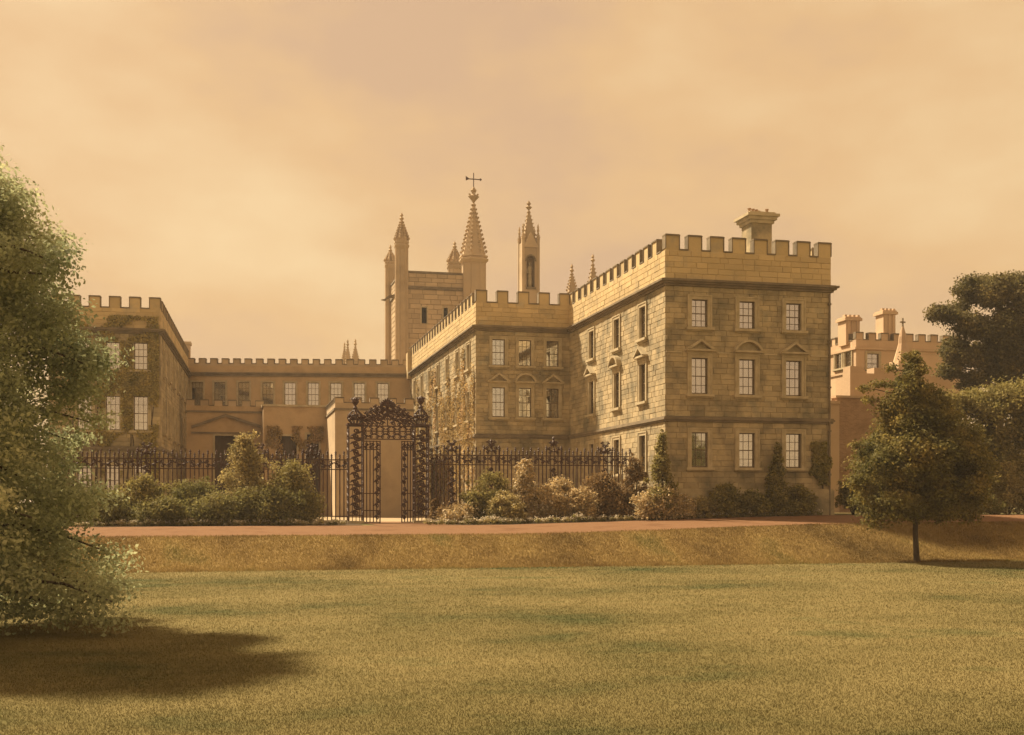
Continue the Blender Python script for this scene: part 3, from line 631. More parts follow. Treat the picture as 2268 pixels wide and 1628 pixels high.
turret(1049, 445, 578, 1.28, YT + .2, True)
turret(1007, 537, 592, .75, YT + TD - .1)
b = MB(); gx, gz = xat(880, YT), zat(880, 650, YT); b.tube([(gx, YT + 1.5, gz), (gx - .7, YT + 1.4, gz - .15), (gx - 1.25, YT + 1.4, gz - .55)], [.2, .17, .1], 6); b.tube([(gx - 1.0, YT + 1.4, gz - .45), (gx - 1.5, YT + 1.4, gz - .5)], [.16, .06], 5); b.build('gargoyle', M['dark_trim'], T)
# the niche pinnacle with a statue
YP = 108.0; X = xat(1171, YP)
Pn = thing('niche_pinnacle', 'tall crocketed stone pinnacle with a statue niche above the wing battlements', 'pinnacle', (X, YP, 1.5))
r_ = (xat(1189, YP) - xat(1153, YP)) / 2; z0, zn0, zn1, zsp, ztp = 8, zat(1171, 640, YP), zat(1171, 574, YP), zat(1171, 540, YP), zat(1171, 462, YP)
b = MB(); nw = r_ * .52
b.box(X - r_, X - nw, YP - r_, YP + r_, zn0, zn1 + .15); b.box(X + nw, X + r_, YP - r_, YP + r_, zn0, zn1 + .15); b.box(X - nw, X + nw, YP + .1, YP + r_, zn0, zn1 + .15); b.box(X - r_, X + r_, YP - r_, YP + r_, z0, zn0); b.box(X - r_, X + r_, YP - r_, YP + r_, zn1 + .15, zsp)
b.build('shaft', M['far_stone'], Pn)
b = MB(); n = 8
for i in range(n):                                             # arched hood of the niche
    q0, q1 = math.pi * i / n, math.pi * (i + 1) / n
    b.prism([(X + nw * math.cos(q0), zn1 - .35 + .5 * math.sin(q0)), (X + (nw + .12) * math.cos(q0), zn1 - .35 + .64 * math.sin(q0)), (X + (nw + .12) * math.cos(q1), zn1 - .35 + .64 * math.sin(q1)), (X + nw * math.cos(q1), zn1 - .35 + .5 * math.sin(q1))], YP - r_ - .08, YP - r_ + .05)
b.box(X - nw - .06, X + nw + .06, YP - r_ - .12, YP + .1, zn0 - .15, zn0 + .02); b.build('niche_hood', M['dark_trim'], Pn)
for sx in (-1, 1):
    for sy in (-1, 1):
        b = MB(); cx_, cy_ = X + sx * r_ * .92, YP + sy * r_ * .92; b.box(cx_ - .13, cx_ + .13, cy_ - .13, cy_ + .13, zn0 - 2, zsp + .3); spire(b, cx_, cy_, .18, zsp + .3, zsp + 1.0, 4, 4, .07); b.build('corner_pinnacle', M['far_stone'], Pn)
for k in range(2):
    b = MB(); b.prism([(X - r_ * .95, zsp - .5), (X + r_ * .95, zsp - .5), (X, zsp + .95)], YP - r_ - .09 if k == 0 else YP + r_ - .02, YP - r_ + .02 if k == 0 else YP + r_ + .09); b.build('gablet', M['far_stone'], Pn)
b = MB(); spire(b, X, YP, r_ * .88, zsp, ztp, 4, 9, .17); b.build('spire', M['far_stone'], Pn)
b = MB(); hs = (zn1 - .3 - zn0); 
prof = [(.26, 0), (.27, .25), (.22, .5), (.24, .68), (.27, .78), (.12, .83), (.10, .86), (.13, .91), (.12, .97), (.03, 1.0)]
b.lathe([(r0 * .95, zn0 + q * hs) for r0, q in prof], 10, (X, YP - r_ * .35)); b.tube([(X - .22, YP - r_ * .4, zn0 + .72 * hs), (X - .28, YP - r_ * .55, zn0 + .55 * hs), (X - .05, YP - r_ * .7, zn0 + .56 * hs)], [.08, .07, .05], 6)
b.build('statue', M['trim'], Pn, smooth=True)
def far_pinnacle(px, ytop, ybase, hw, Y, label):
    X = xat(px, Y); r_ = hw / FPX * depth(X, Y); p = thing('pinnacle', label, 'pinnacle', (X, Y, 1.5)); zt_, zb = zat(px, ytop, Y), zat(px, ybase, Y)
    b = MB(); b.box(X - r_ * .75, X + r_ * .75, Y - r_ * .75, Y + r_ * .75, 1.3, zb); b.build('shaft', M['far_stone'], p)
    b = MB(); spire(b, X, Y, r_, zb, zt_ - .5, 4, 7, .2); b.build('spire', M['far_stone'], p)
far_pinnacle(1266.5, 590, 648, 10, 112, 'crocketed pinnacle against the tall block battlements, shorter of two')
far_pinnacle(1313, 568, 640, 11, 118, 'slender crocketed pinnacle peeping over the tall block parapet, taller of two')
far_pinnacle(763, 762, 800, 5, 160, 'tiny spire behind the rear range, shortest of three')
far_pinnacle(770, 756, 800, 5.5, 150, 'tiny spire behind the rear range, between its two neighbours')
far_pinnacle(787, 755, 800, 7, 150, 'tiny spire behind the rear range, thickest of three')

# ------------------------------------------------------------------ buildings to the right
YD = 86.0; dx0 = xat(1896, YD); dx1 = xat(2130, YD)
D = thing('battlemented_house', 'pale rosy battlemented house with two chimney stacks behind the old wall', 'building', (dx0, YD, 1.7))
zt = zat(1900, 752, YD); fD = Face(dx0, YD, 0, dx1 - dx0, zg, zt); sD = Face(dx0, YD + 14, -math.pi / 2, 14, zg, zt); eD = Face(dx1, YD, math.pi / 2, 14, zg, zt)
window(D, fD, fD.s_at(1933), fD.z_at(1933, 817), 1.1, 1.25, None, 2, 3, blind=.5, surround=.14, panes=True)
window(D, fD, fD.s_at(2010), fD.z_at(2010, 817), 1.1, 1.25, None, 2, 3, blind=.3, surround=.14, panes=True)
for px in (1879, 1858): window(D, sD, sD.s_at(px), sD.z_at(1868, 815), 1.1, 1.25, None, 2, 3, blind=.5, surround=.14, panes=True)
b = MB(); [q.wall(b) for q in (fD, sD, eD)]; b.build('wall', M['pink_stone'], D)
b = MB(); b.box(dx0 + .02, dx1 - .02, YD + .02, YD + 14, zt - .6, zt - .01); b.build('roof', M['roof'], D)
b = MB(); zb_ = zat(1900, 771, YD); b.box(dx0 - .14, dx1 + .14, YD - .14, YD + 14, zb_ - .1, zb_ + .1); zb2 = zat(1900, 822, YD); b.box(dx0 - .1, dx1 + .1, YD - .1, YD + 14, zb2 - .08, zb2 + .08); b.build('string_course', M['pink_stone'], D)
merlon_row(D, fD, zt, zt + .62, 1.15, .62, mk='pink_stone', jit=.02); merlon_row(D, sD, zt, zt + .62, 1.15, .62, mk='pink_stone', last=False)
def stack(px0, px1, ytop, ybase, Y, dp):
    x0, x1 = xat(px0, Y), xat(px1, Y); z1, z0 = zat(px0, ytop, Y), zat(px0, ybase, Y) - .8
    b = MB(); b.box(x0 + .15, x1 - .15, Y, Y + dp, z0, z1 - .5)
    for k in range(3): xx = x0 + .15 + (x1 - x0 - .3) * (k + .5) / 3; b.box(xx - .12, xx + .12, Y - .06, Y + .02, z0, z1 - .5)
    o = b.build('chimney', M['pink_stone'], D)
    b = MB(); b.box(x0, x1, Y - .15, Y + dp + .15, z1 - .5, z1 - .28); b.box(x0 + .08, x1 - .08, Y - .07, Y + dp + .07, z1 - .28, z1 - .18)
    for k in range(4): xx = x0 + .2 + (x1 - x0 - .4) * k / 3; b.box(xx - .1, xx + .1, Y + .1, Y + .45, z1 - .18, z1)
    b.build('chimney_cap', M['pink_stone'], o, off=WL[D.name])
stack(1870, 1908, 696, 742, YD + 1.2, 1.3); stack(1953, 1987, 682, 740, YD + .6, 1.2)
xa, xb = xat(1958, YD), xat(2004, YD); b = MB(); b.prism([(xa, zt), (xb, zt), (xat(1990, YD), zat(1990, 735, YD)), (xa, zat(1958, 735, YD))], YD + .45, YD + 1.9); b.build('gable', M['pink_stone'], D)
YS = 79.5; X = xat(2005, YS)
sp = thing('spirelet', 'slim pale stone spirelet topped by a small cross above the young tree', 'spire', (X, YS, 1.7))
b = MB(); b.box(X - .75, X + .75, YS - .3, YS + 1, 1.4, zat(2005, 800, YS)); b.build('base', M['pink_stone'], sp)
b = MB(); b.lathe([(.72, zat(2005, 800, YS)), (.33, zat(2005, 760, YS)), (.30, zat(2005, 745, YS)), (.08, zat(2005, 722, YS))], 8, (X, YS + .35)); b.build('cone', M['pink_stone'], sp)
zc = zat(2005, 712, YS); b = MB(); b.box(X - .05, X + .05, YS + .3, YS + .4, zat(2005, 724, YS), zat(2005, 703, YS)); b.box(X - .22, X + .22, YS + .303, YS + .397, zc - .05, zc + .05); b.build('cross', M['dark_trim'], sp)
YW = 78.0; x0, x1 = xat(1883, YW), xat(2110, YW)
r, f = low_block('old_town_wall', 'old rosy stone wall with broken battlements below the battlemented house', 'wall', x0, x1, YW, YW + 1.1, zat(1890, 826, YW), mk='pink_stone', coping=False)
zt = zat(1890, 826, YW)
for (pa_, pb_, py) in ((1883, 1912, 811), (1936, 1996, 813), (2030, 2062, 815)):
    b = MB(); b.box(xat(pa_, YW) + .01, xat(pb_, YW), YW + .01, YW + 1.05, zt - .01, zat(1890, py, YW)); mo = b.build('merlon', M['pink_stone'], r)
YK = 71.0; x0, x1 = xat(1853, YK), xat(2130, YK); zt = zat(1860, 876, YK)
bw = thing('brick_wall', 'tall red brick wall with stone coping right beside the tall block', 'wall', (x0, YK, 1.7))
b = MB(); b.box(x0, x1, YK, YK + .7, 1.3, zt - .15); b.build('wall', M['brick'], bw)
b = MB(); b.box(x0 - .1, x1 + .1, YK - .1, YK + .8, zt - .15, zt); b.build('coping', M['pink_stone'], bw)
b = MB(); b.box(x0 - .9, x0 + .005, YK - .35, YK + .9, 1.3, zt - .6); b.box(x0 - 1.0, x0 + .02, YK - .45, YK + 1, zt - .6, zt - .4); b.build('buttress', M['pink_stone'], bw)
bk = bpy.data.materials['old_brick'].node_tree                # brick courses as fine relief: far too small to build
gm = [n for n in bk.nodes if n.type == 'NEW_GEOMETRY'][0]; pb = bk.nodes['Principled BSDF']
br = bk.nodes.new('ShaderNodeTexBrick'); br.inputs['Scale'].default_value = 1; br.inputs['Brick Width'].default_value = .24; br.inputs['Row Height'].default_value = .085; br.inputs['Mortar Size'].default_value = .008
br.inputs['Color1'].default_value = (1, 1, 1, 1); br.inputs['Color2'].default_value = (.75, .72, .7, 1); br.inputs['Mortar'].default_value = (1.15, 1.2, 1.2, 1)
cmb = bk.nodes.new('ShaderNodeCombineXYZ'); spx = bk.nodes.new('ShaderNodeSeparateXYZ'); bk.links.new(gm.outputs['Position'], spx.inputs[0]); ad = bk.nodes.new('ShaderNodeMath'); bk.links.new(spx.outputs[0], ad.inputs[0]); bk.links.new(spx.outputs[1], ad.inputs[1])
bk.links.new(ad.outputs[0], cmb.inputs[0]); bk.links.new(spx.outputs[2], cmb.inputs[1]); bk.links.new(cmb.outputs[0], br.inputs['Vector'])
mu = bk.nodes.new('ShaderNodeVectorMath'); mu.operation = 'MULTIPLY'; src = pb.inputs['Base Color'].links[0].from_socket; bk.links.new(src, mu.inputs[0]); bk.links.new(br.outputs['Color'], mu.inputs[1]); bk.links.new(mu.outputs[0], pb.inputs['Base Color'])

# ------------------------------------------------------------------ ironwork
YF = 62.0; ZG = float(ground(5, YF)) - .05
def scroll_pts(r, turns=1.6, n=22, s=1, phase=0):
    return [(s * r * (1 - .8 * i / n) * math.cos(phase + turns * 2 * math.pi * i / n), 0, r * (1 - .8 * i / n) * math.sin(phase + turns * 2 * math.pi * i / n)) for i in range(n + 1)]
def s_scroll(h, w, tr=.018):         # an S made of two opposed spirals and a leaf, height h
    b = MB(); r = h * .24
    for sg in (1, -1):
        p = [(x * sg, 0, z * sg + sg * h * .25) for x, y, z in scroll_pts(r, 1.5, 18, 1, -math.pi / 2)]
        b.tube(p, tr, 4)
        b.tube([(0, 0, 0), (sg * w * .3, 0, sg * h * .12), (sg * w * .48, 0, sg * h * .30)], [tr * 1.2, tr * 1.6, tr * .4], 4)
    b.tube([(w * .18, 0, h * .06), (0, 0, 0), (-w * .18, 0, -h * .06)], tr * 1.2, 4)
    return b
SC = s_scroll(.5, .5, .03).mesh('scroll', M['iron'])
def scroll(parent, x, y, z, sc=1.0, rz=0, flip=False, sx=1.0):
    return link('scroll', SC, parent, np.array((x, y, z)) - np.array(WL[parent.name]), rz, (sc * sx * (-1 if flip else 1), sc, sc))
BAR = {}
def bar(parent, x, y, z0, z1, r=.022, spear=True):
    k = (round(z1 - z0, 2), r, spear)
    if k not in BAR:
        b = MB(); h = z1 - z0; b.tube([(0, 0, 0), (0, 0, h)], r, 6)
        if spear: b.lathe([(r, h - .02), (r * 2, h + .03), (r * .9, h + .06), (r * 1.9, h + .12), (.004, h + .24)], 6)
        BAR[k] = b.mesh('bar', M['iron'])
    return link('bar', BAR[k], parent, np.array((x, y, z0)) - np.array(WL[parent.name]))
def zr(px, py): return zat(px, py, YF)
def railing(label, px0, px1, ytop, piers):
    x0, x1 = xat(px0, YF), xat(px1, YF); zt = zr((px0 + px1) / 2, ytop)
    r = thing('iron_railing', label, 'railing', (x0, YF, ZG))
    b = MB(); b.box(x0, x1, YF - .14, YF + .14, ZG - .1, ZG + .22); b.build('kerb_stone', M['trim'], r)
    for z, h in ((ZG + .4, .05), (zt - .12, .06), (zt - .62, .05)):
        b = MB(); b.box(x0, x1, YF - .022, YF + .022, z, z + h); b.build('rail', M['iron'], r)
    n = int((x1 - x0) / .215)
    for i in range(n + 1):
        bar(r, x0 + (x1 - x0) * i / n, YF, ZG + .2, zt + (.0 if i % 2 else .16), .033)
    n2 = int((x1 - x0) / .36)
    for i in range(n2): scroll(r, x0 + (i + .5) * (x1 - x0) / n2, YF - .01, zt - .33, .82, 0, i % 2 == 1)
    for px, yt in piers:               # cresting over the standards
        x = xat(px, YF); z1 = zr(px, yt); hw = .42
        for s in (-1, 1): bar(r, x + s * hw, YF - .05, ZG + .2, zt + .25, .035)
        for s in (-1, 1):
            for k in range(2): scroll(r, x + s * .22 * (1 - k * .35), YF - .04, zt + .22 + k * .36, .8 - .15 * k, 0, s < 0)
        for k in range(5): scroll(r, x, YF - .05, ZG + .6 + k * .55, 1.05, 0, k % 2 == 0)
        b = MB(); b.lathe([(.03, zt + .4), (.06, z1 - .5), (.13, z1 - .35), (.05, z1 - .2), (.09, z1 - .12), (.01, z1)], 6, (x, YF)); b.build('finial', M['iron'], r)
    return r
railing('tall dark iron railing between the creeper wing and the open gate', 60, 771, 1012, [(325, 985), (575, 1000), (690, 985)])
railing('tall dark iron railing between the open gate and the tall block', 948, 1403, 1006, [(1000, 980), (1088, 972), (1226, 966), (1340, 985)])
# gate screen: two filigree piers, overthrow, two leaves standing open
gx = [xat(p, YF) for p in (771, 803, 842, 890, 917, 947)]
G = thing('garden_gate', 'ornate wrought-iron garden gate with filigree piers and scrolled overthrow, standing open', 'gate', ((gx[2] + gx[3]) / 2, YF, ZG))
zb, zl, zo = ZG + .02, zr(850, 974), zr(850, 945)
def gate_pier(xl, xr, ytop):
    zt = zr((xl and 860), 943); hw = (xr - xl) / 2; xc = (xl + xr) / 2
    b = MB(); b.box(xl - .06, xr + .06, YF - hw - .06, YF + hw + .06, ZG - .1, ZG + .18)
    po = b.build('pier_base', M['trim'], G)
    b = MB()
    for sx in (-1, 1):
        for sy in (-1, 1): b.box(xc + sx * hw - .035, xc + sx * hw + .035, YF + sy * hw - .035, YF + sy * hw + .035, ZG + .15, zt)
    for z in (ZG + .45, ZG + 2.05, zt - .7, zt - .05): 
        for sy in (-1, 1): b.box(xc - hw, xc + hw, YF + sy * hw - .03, YF + sy * hw + .03, z, z + .05)
        for sx in (-1, 1): b.box(xc + sx * hw - .03, xc + sx * hw + .03, YF - hw, YF + hw, z + .002, z + .052)
    b.box(xl - .08, xr + .08, YF - hw - .08, YF + hw + .08, zt, zt + .08)
    b.build('pier', M['iron'], G)
    z = ZG + .75
    while z < zt - .2:
        scroll(G, xc, YF - hw - .01, z, 1.08, 0, int(z * 10) % 2 == 0, 1.25); scroll(G, xc - hw, YF, z, 1.05, math.pi / 2, False, 1.2); scroll(G, xc + hw, YF, z, 1.05, math.pi / 2, True, 1.2)
        z += .40
    for k in (-1, 0, 1): bar(G, xc + k * hw * .5, YF - hw, ZG + .15, ZG + 2.05, .022, False)
    # openwork onion of bent ribs, then finial
    z1 = zr(860, ytop); hb = (z1 - zt) * .62
    b = MB()
    for j in range(10):
        q = j * 2 * math.pi / 10
        pr_ = [(.55, 0), (.95, .22), (1.08, .42), (.85, .66), (.35, .88), (.12, 1.0)]
        b.tube([(xc + hw * r0 * math.cos(q), YF + hw * r0 * math.sin(q), zt + .08 + hb * t_) for r0, t_ in pr_], .032, 4)
    for r0, t_ in ((1.0, .3), (1.0, .55), (.4, .86)):
        b.tube([(xc + hw * r0 * math.cos(q), YF + hw * r0 * math.sin(q), zt + .08 + hb * t_) for q in np.linspace(0, 2 * math.pi, 17)], .028, 4)
    b.build('pier_crown', M['iron'], G)
    for j in range(3): scroll(G, xc + (j - 1) * hw * .7, YF - hw * .9, zt + .42, .75, 0, j == 0)
    b = MB(); zf = zt + .08 + hb; b.lathe([(.05, zf - .1), (.12, zf + .05), (.05, zf + .15), (.2, zf + .35), (.16, zf + .5), (.04, zf + .62), (.02, z1)], 8, (xc, YF))
    for j in range(6):
        q = j * math.pi / 3; b.tube([(xc, YF, zf + .3), (xc + .2 * math.cos(q), YF + .2 * math.sin(q), zf + .55), (xc + .3 * math.cos(q), YF + .3 * math.sin(q), zf + .45)], [.05, .04, .015], 4)
    b.build('finial', M['iron'], G)
gate_pier(gx[0], gx[1], 890); gate_pier(gx[4], gx[5], 882)
b = MB()
for z in (zl, zl + .42, zo): b.box(gx[1], gx[4], YF - .03, YF + .03, z, z + .055)
b.build('lintel', M['iron'], G)
n = 9
for i in range(n):
    x = gx[1] + (i + .5) * (gx[4] - gx[1]) / n; scroll(G, x, YF - .02, zl + .24, .75, 0, i % 2 == 0); scroll(G, x, YF - .02, (zl + zo) / 2 + .27, .62, 0, i % 2 == 1)
xm = (gx[1] + gx[4]) / 2 - .05; zt = zr(858, 889); R = (gx[4] - gx[1]) / 2
b = MB()                                                       # rising arch of the overthrow
for rr in (1.0, .62, .3):
    b.tube([(xm - R * rr * math.cos(q), YF, zo + .05 + (zt - zo - .25) * (rr ** .6) * math.sin(q) ** 1.3) for q in np.linspace(0, math.pi, 25)], .034, 5)
b.tube([(xm, YF, zo), (xm, YF, zt)], .035, 5); b.build('overthrow', M['iron'], G)
for rr, k in ((1.0, 13), (.82, 11), (.66, 9), (.46, 7), (.25, 4)):
    for i in range(k):
        q = math.pi * (i + .7) / (k + .4); scroll(G, xm - R * rr * math.cos(q), YF - .01, zo + .12 + (zt - zo - .32) * (rr ** .6) * math.sin(q) ** 1.3, .85 if rr < .9 else .72, 0, i % 2 == 0)
b = MB()
for j in range(9):
    q = math.pi * (j + .5) / 9; b.tube([(xm, YF, zt - .25), (xm + .28 * math.cos(q), YF - .03, zt - .2 + .28 * math.sin(q)), (xm + .42 * math.cos(q), YF - .06, zt - .22 + .38 * math.sin(q))], [.05, .05, .015], 4)
b.lathe([(.05, zt - .4), (.16, zt - .2), (.08, zt), (.02, zt + .2)], 8, (xm, YF)); b.build('crest', M['iron'], G)
def leaf_gate(xh, xe, ang):
    r = link('gate_leaf', None, G, np.array((xh, YF, ZG)) - np.array(WL[G.name]), ang); W = abs(xe - xh); s = 1 if xe > xh else -1; h = zl - ZG - .05
    bpy.data.objects.remove(r)
    b = MB()
    for x in (0.0, s * W): b.box(min(x, x) - .03, x + .03, -.03, .03, .05, h)
    for z in (.08, .7, 1.6, h - .5, h - .06): b.box(min(0, s * W), max(0, s * W), -.022, .022, z, z + .05)
    r = link('gate_leaf', b.mesh('gate_leaf', M['iron']), G, np.array((xh, YF, ZG)) - np.array(WL[G.name]), ang)
    n = max(4, int(W / .16))
    bm = MB(); bm.tube([(0, 0, .08), (0, 0, h)], .03, 6); bm = bm.mesh('bar', M['iron'])
    for i in range(1, n): link('bar', bm, r, (s * W * i / n, 0, 0))
    for i in range(6): link('scroll', SC, r, (s * (W - .14), -.02, .5 + i * .62), 0, (.8, .8, 1.05))
    for i in range(3): link('scroll', SC, r, (s * W * (i + .5) / 3, -.02, h - .28), 0, (.7, .7, .7))
leaf_gate(gx[1] + .04, gx[2], 0.06); leaf_gate(gx[4] - .04, gx[3], -.06)

# ------------------------------------------------------------------ foliage
def leaves(centres, radii, n, size, up=.25, shell=.45, aspect=.6, fuzz=.2):
    K = len(centres); wts = np.prod(radii, 1) ** (2 / 3); wts /= wts.sum()
    k = rng.choice(K, n, p=wts); d = rng.normal(size=(n, 3)); d /= np.linalg.norm(d, axis=1)[:, None]
    r = rng.random(n) ** shell
    r = np.minimum(r * np.exp(rng.normal(size=n) * fuzz), 1.28)
    P = centres[k] + d * radii[k] * r[:, None]
    nr = d * .55 + rng.normal(size=(n, 3)) * .55 + np.array([0, 0, up]); nr /= np.linalg.norm(nr, axis=1)[:, None]
    a = np.cross(nr, rng.normal(size=(n, 3))); a /= np.linalg.norm(a, axis=1)[:, None] + 1e-9; b_ = np.cross(nr, a)
    L_ = size * rng.uniform(.6, 1.35, n)[:, None]
    V = np.stack([P - a * L_ * .5, P + b_ * L_ * aspect * .5 + nr * L_ * .08, P + a * L_ * .5, P - b_ * L_ * aspect * .5 + nr * L_ * .08], 1).reshape(-1, 3)
    F = np.arange(4 * n).reshape(-1, 4)
    return V, F
def keep_above(V, F, zmin):
    q = V.reshape(-1, 4, 3); ok = q[:, :, 2].min(1) > zmin; q = q[ok]; return q.reshape(-1, 3), np.arange(4 * len(q)).reshape(-1, 4)
def limb(mb, p0, p1, r0, r1, sag=0, n=6, wob=.05):
    p0, p1 = np.array(p0, float), np.array(p1, float); Ln = np.linalg.norm(p1 - p0)
    pts = [p0 + (p1 - p0) * t + np.array([0, 0, -sag * 4 * t * (1 - t)]) + (rng.normal(size=3) * wob * Ln * .3 if 0 < t < 1 else 0) for t in np.linspace(0, 1, n)]
    mb.tube(pts, list(np.linspace(r0, r1, n)), 6)
def plant(name, label, cat, base, clumps, n, size, m, trunk=None, group=None, up=.25, shell=.45, stem_m='bark', zmin=None, extra=None, trunk_name='trunk', crown_name='crown'):
    t = thing(name, label, cat, tuple(base), 0, group); base = np.array(base)
    c = np.array([q[:3] for q in clumps]); r = np.array([q[3:6] for q in clumps])
    V, F = leaves(c, r, n, size, up, shell)
    if zmin is not None: V, F = keep_above(V, F, zmin)
    link(crown_name, npmesh(crown_name, V - base, F, M[m]), t)
    if extra:
        V, F = leaves(c, r * 1.02, extra[0], extra[1], .6, .15); 
        if zmin is not None: V, F = keep_above(V, F, zmin)
        link('blossom', npmesh('blossom', V - base, F, M[extra[2]]), t)
    if trunk: trunk.build(trunk_name, M[stem_m], t, smooth=True)
    return t

def shrub(px, ytop, hw, Y, m, label, name='shrub', n=4200, size=.13, cone=0.0, ybot=None, extra=None, depthr=None, group=None):
    X = xat(px, Y); zg_ = float(ground(X, Y)); d = depth(X, Y); R = hw / FPX * d; zt = zat(px, ytop, Y); H = zt - zg_
    dr = depthr or min(R, 1.1); K = int(22 + 16 * R * H / 2); cl = []
    for i in range(K):
        t = uni(0, 1) ** 1.05
        prof = (1 - cone * t) * math.sqrt(max(0.03, 1 - max(0, (t - .4) / .62) ** 2)) if cone < .5 else max(.06, (1.0 - t) ** .8)
        cr = (.22 + .25 * uni(0, 1)) * R * (.35 + .65 * prof) + .06; z = zg_ + cr * .5 + (H - cr * 1.1) * t
        q = uni(0, 2 * math.pi); rr = uni(.25, 1) ** .5 * prof
        if uni(0, 1) < .22: rr *= uni(1.1, 1.4); cr *= uni(.35, .6); z += uni(0, .12) * H
        cl.append((X + max(.02, R * rr - cr * .7) * math.cos(q), Y + dr * .75 * rr * math.sin(q), z, cr, cr * .9, cr * uni(.6, .95)))
    tb = MB()
    for i in range(5): c = cl[int(uni(0, K))]; limb(tb, (X, Y, zg_ - .05), c[:3], .05, .012, 0, 5, .02)
    return plant(name, label, 'bush' if cone < .5 else 'conifer', (X, Y, zg_), cl, n, size, m, tb, group, zmin=zg_ - .02, extra=extra, trunk_name='stem', crown_name='foliage')

# big tree at the left edge
tp = pix(-250, 1112, 23.5); tX, tY = tp[0], tp[1]; zg_ = float(ground(tX, tY))
prof = [(.3, 4.9), (.6, 5.2), (1.5, 4.5), (2.2, 4.2), (2.9, 4.25), (3.6, 3.75), (4.5, 3.85), (5.3, 3.75), (6.2, 4.0), (6.9, 3.85), (7.6, 3.5), (8.4, 3.2), (9.0, 2.7), (9.6, 2.0), (10.3, 1.1)]
cl = []; tb = MB(); pz = [p[0] for p in prof]; pr = [p[1] for p in prof]
tb.tube([(tX, tY, zg_ - .2), (tX + .05, tY, 1.0), (tX - .08, tY + .1, 3.5), (tX + .1, tY, 6.5), (tX, tY, 9.8)], [.52, .38, .31, .2, .05], 10)
for i in range(190):
    z = .35 + 9.8 * ((i + .5) / 190) ** 1.02; q = i * 2.39996 + uni(-.3, .3); R = np.interp(z, pz, pr) * uni(.80, 1.03) * (1 + .09 * math.sin(3 * q + 1.3 * z) + .06 * math.sin(5 * q - 2.1 * z))
    tip = np.array([tX + R * math.cos(q), tY + R * math.sin(q), max(.28, z - uni(0, .35))]); st = np.array([tX, tY, min(9.5, z + uni(.3, .9))])
    if z < 2.7 and math.sin(2.3 * q + 4.1 * z) > .5: continue
    if i % 2 == 0 or z < 2.7: limb(tb, st, tip, .085, .015, -.15, 6)
    for k in range(3):
        t = [1.0, .82, .62][k]; c = st + (tip - st) * t + np.array([uni(-.3, .3), uni(-.3, .3), uni(-.1, .15)])
        s = uni(.45, .80) * [.8, 1.1, 1.2][k]; cl.append((c[0], c[1], max(.25, c[2]), s * 1.1, s * 1.1, s * uni(.5, .8)))
plant('broad_tree', 'broad spreading tree with low sweeping branches in front of the creeper wing', 'tree', (tX, tY, zg_), cl, 270000, .10, 'leaf_big', tb, up=.5, shell=.5, zmin=.02)

# young tree on the lawn to the right
bp = pix(2031, 1243, 48); Yt = float(bp[1]); Xt = float(bp[0]); zg_ = float(ground(Xt, Yt)); dt = 48.0
cl = []; tb = MB(); rows = [(795, 2020, 16), (830, 2028, 30), (865, 2030, 48), (900, 2035, 68), (935, 2036, 92), (970, 2038, 118), (1005, 2040, 140), (1040, 2040, 152), (1075, 2040, 152), (1105, 2038, 140), (1132, 2045, 112)]
top = pix(2022, 800, dt); tb.tube([(Xt, Yt, zg_ - .1), (Xt - .02, Yt, zg_ + .12), (Xt - .08, Yt, zg_ + 1.2), (Xt - .05, Yt + .02, zg_ + 2.6), tuple(pix(2034, 960, dt)), tuple(top)], [.19, .125, .105, .095, .07, .02], 9)
for (py, pxc, hw) in rows:
    k = int(5 + hw / 6)
    for j in range(k):
        q = uni(0, 2 * math.pi); rr = math.sqrt(uni(.12, 1.0)); c = pix(pxc + hw * rr * math.cos(q) * .97, py + uni(-16, 16), dt + hw / FPX * dt * rr * math.sin(q) * .9)
        s = uni(.34, .72) * min(1, .42 + hw / 120); cl.append((*c, s * 1.1, s * 1.1, s * uni(.5, .85)))
        if j % 3 == 0: limb(tb, (Xt - .05, Yt, min(c[2] - .15 * rr, top[2] - .3)), c, .04, .01, 0, 5)
for (px, py) in ((1915, 860), (1940, 850), (1925, 885), (1975, 815), (1960, 850), (1895, 985), (2180, 1010)):
    c = pix(px, py, dt); cl.append((*c, .34, .34, .2)); limb(tb, (Xt - .05, Yt, c[2] - .3), c, .035, .01, 0, 5)
plant('young_tree', 'small tree with a slim bare trunk and pointed crown standing on the lawn', 'tree', (Xt, Yt, zg_), cl, 90000, .13, 'leaf_tree', tb, up=.35)

# pine behind at the right, broad tree below it, bushes
def clump_tree(name, label, cat, trunk_px, dtree, clumps_px, n, size, m, stem='bark', flat=.5, r0=.4, group=None, up=.35):
    b0 = pix(trunk_px, 1112, dtree); X, Y = b0[0], b0[1]; zg_ = float(ground(X, Y)); tb = MB(); cl = []
    ztop = max(pix(0, c[1], dtree)[2] for c in clumps_px)
    tb.tube([(X, Y, zg_ - .1), (X + .1, Y, zg_ + 1.5), (X - .1, Y, zg_ + (ztop - zg_) * .5), (X + .1, Y, ztop - .5)], [r0, r0 * .75, r0 * .6, r0 * .2], 8)
    for (px, py, hw, hh) in clumps_px:
        for k in range(12):
            c = pix(px + hw * uni(-.8, .8), py + hh * uni(-.75, .75), dtree + hw / FPX * dtree * uni(-1, 1)); s = hw / FPX * dtree * uni(.42, .78)
            cl.append((*c, s, s, s * flat * uni(.8, 1.2)))
            if k % 3 == 0: limb(tb, (X, Y, max(zg_ + 1, min(c[2] - 1.2, ztop - 1))), c, r0 * .28, .03, -.1, 6)
    return plant(name, label, cat, (X, Y, zg_), cl, n, size, m, tb, group, up=up, stem_m=stem)
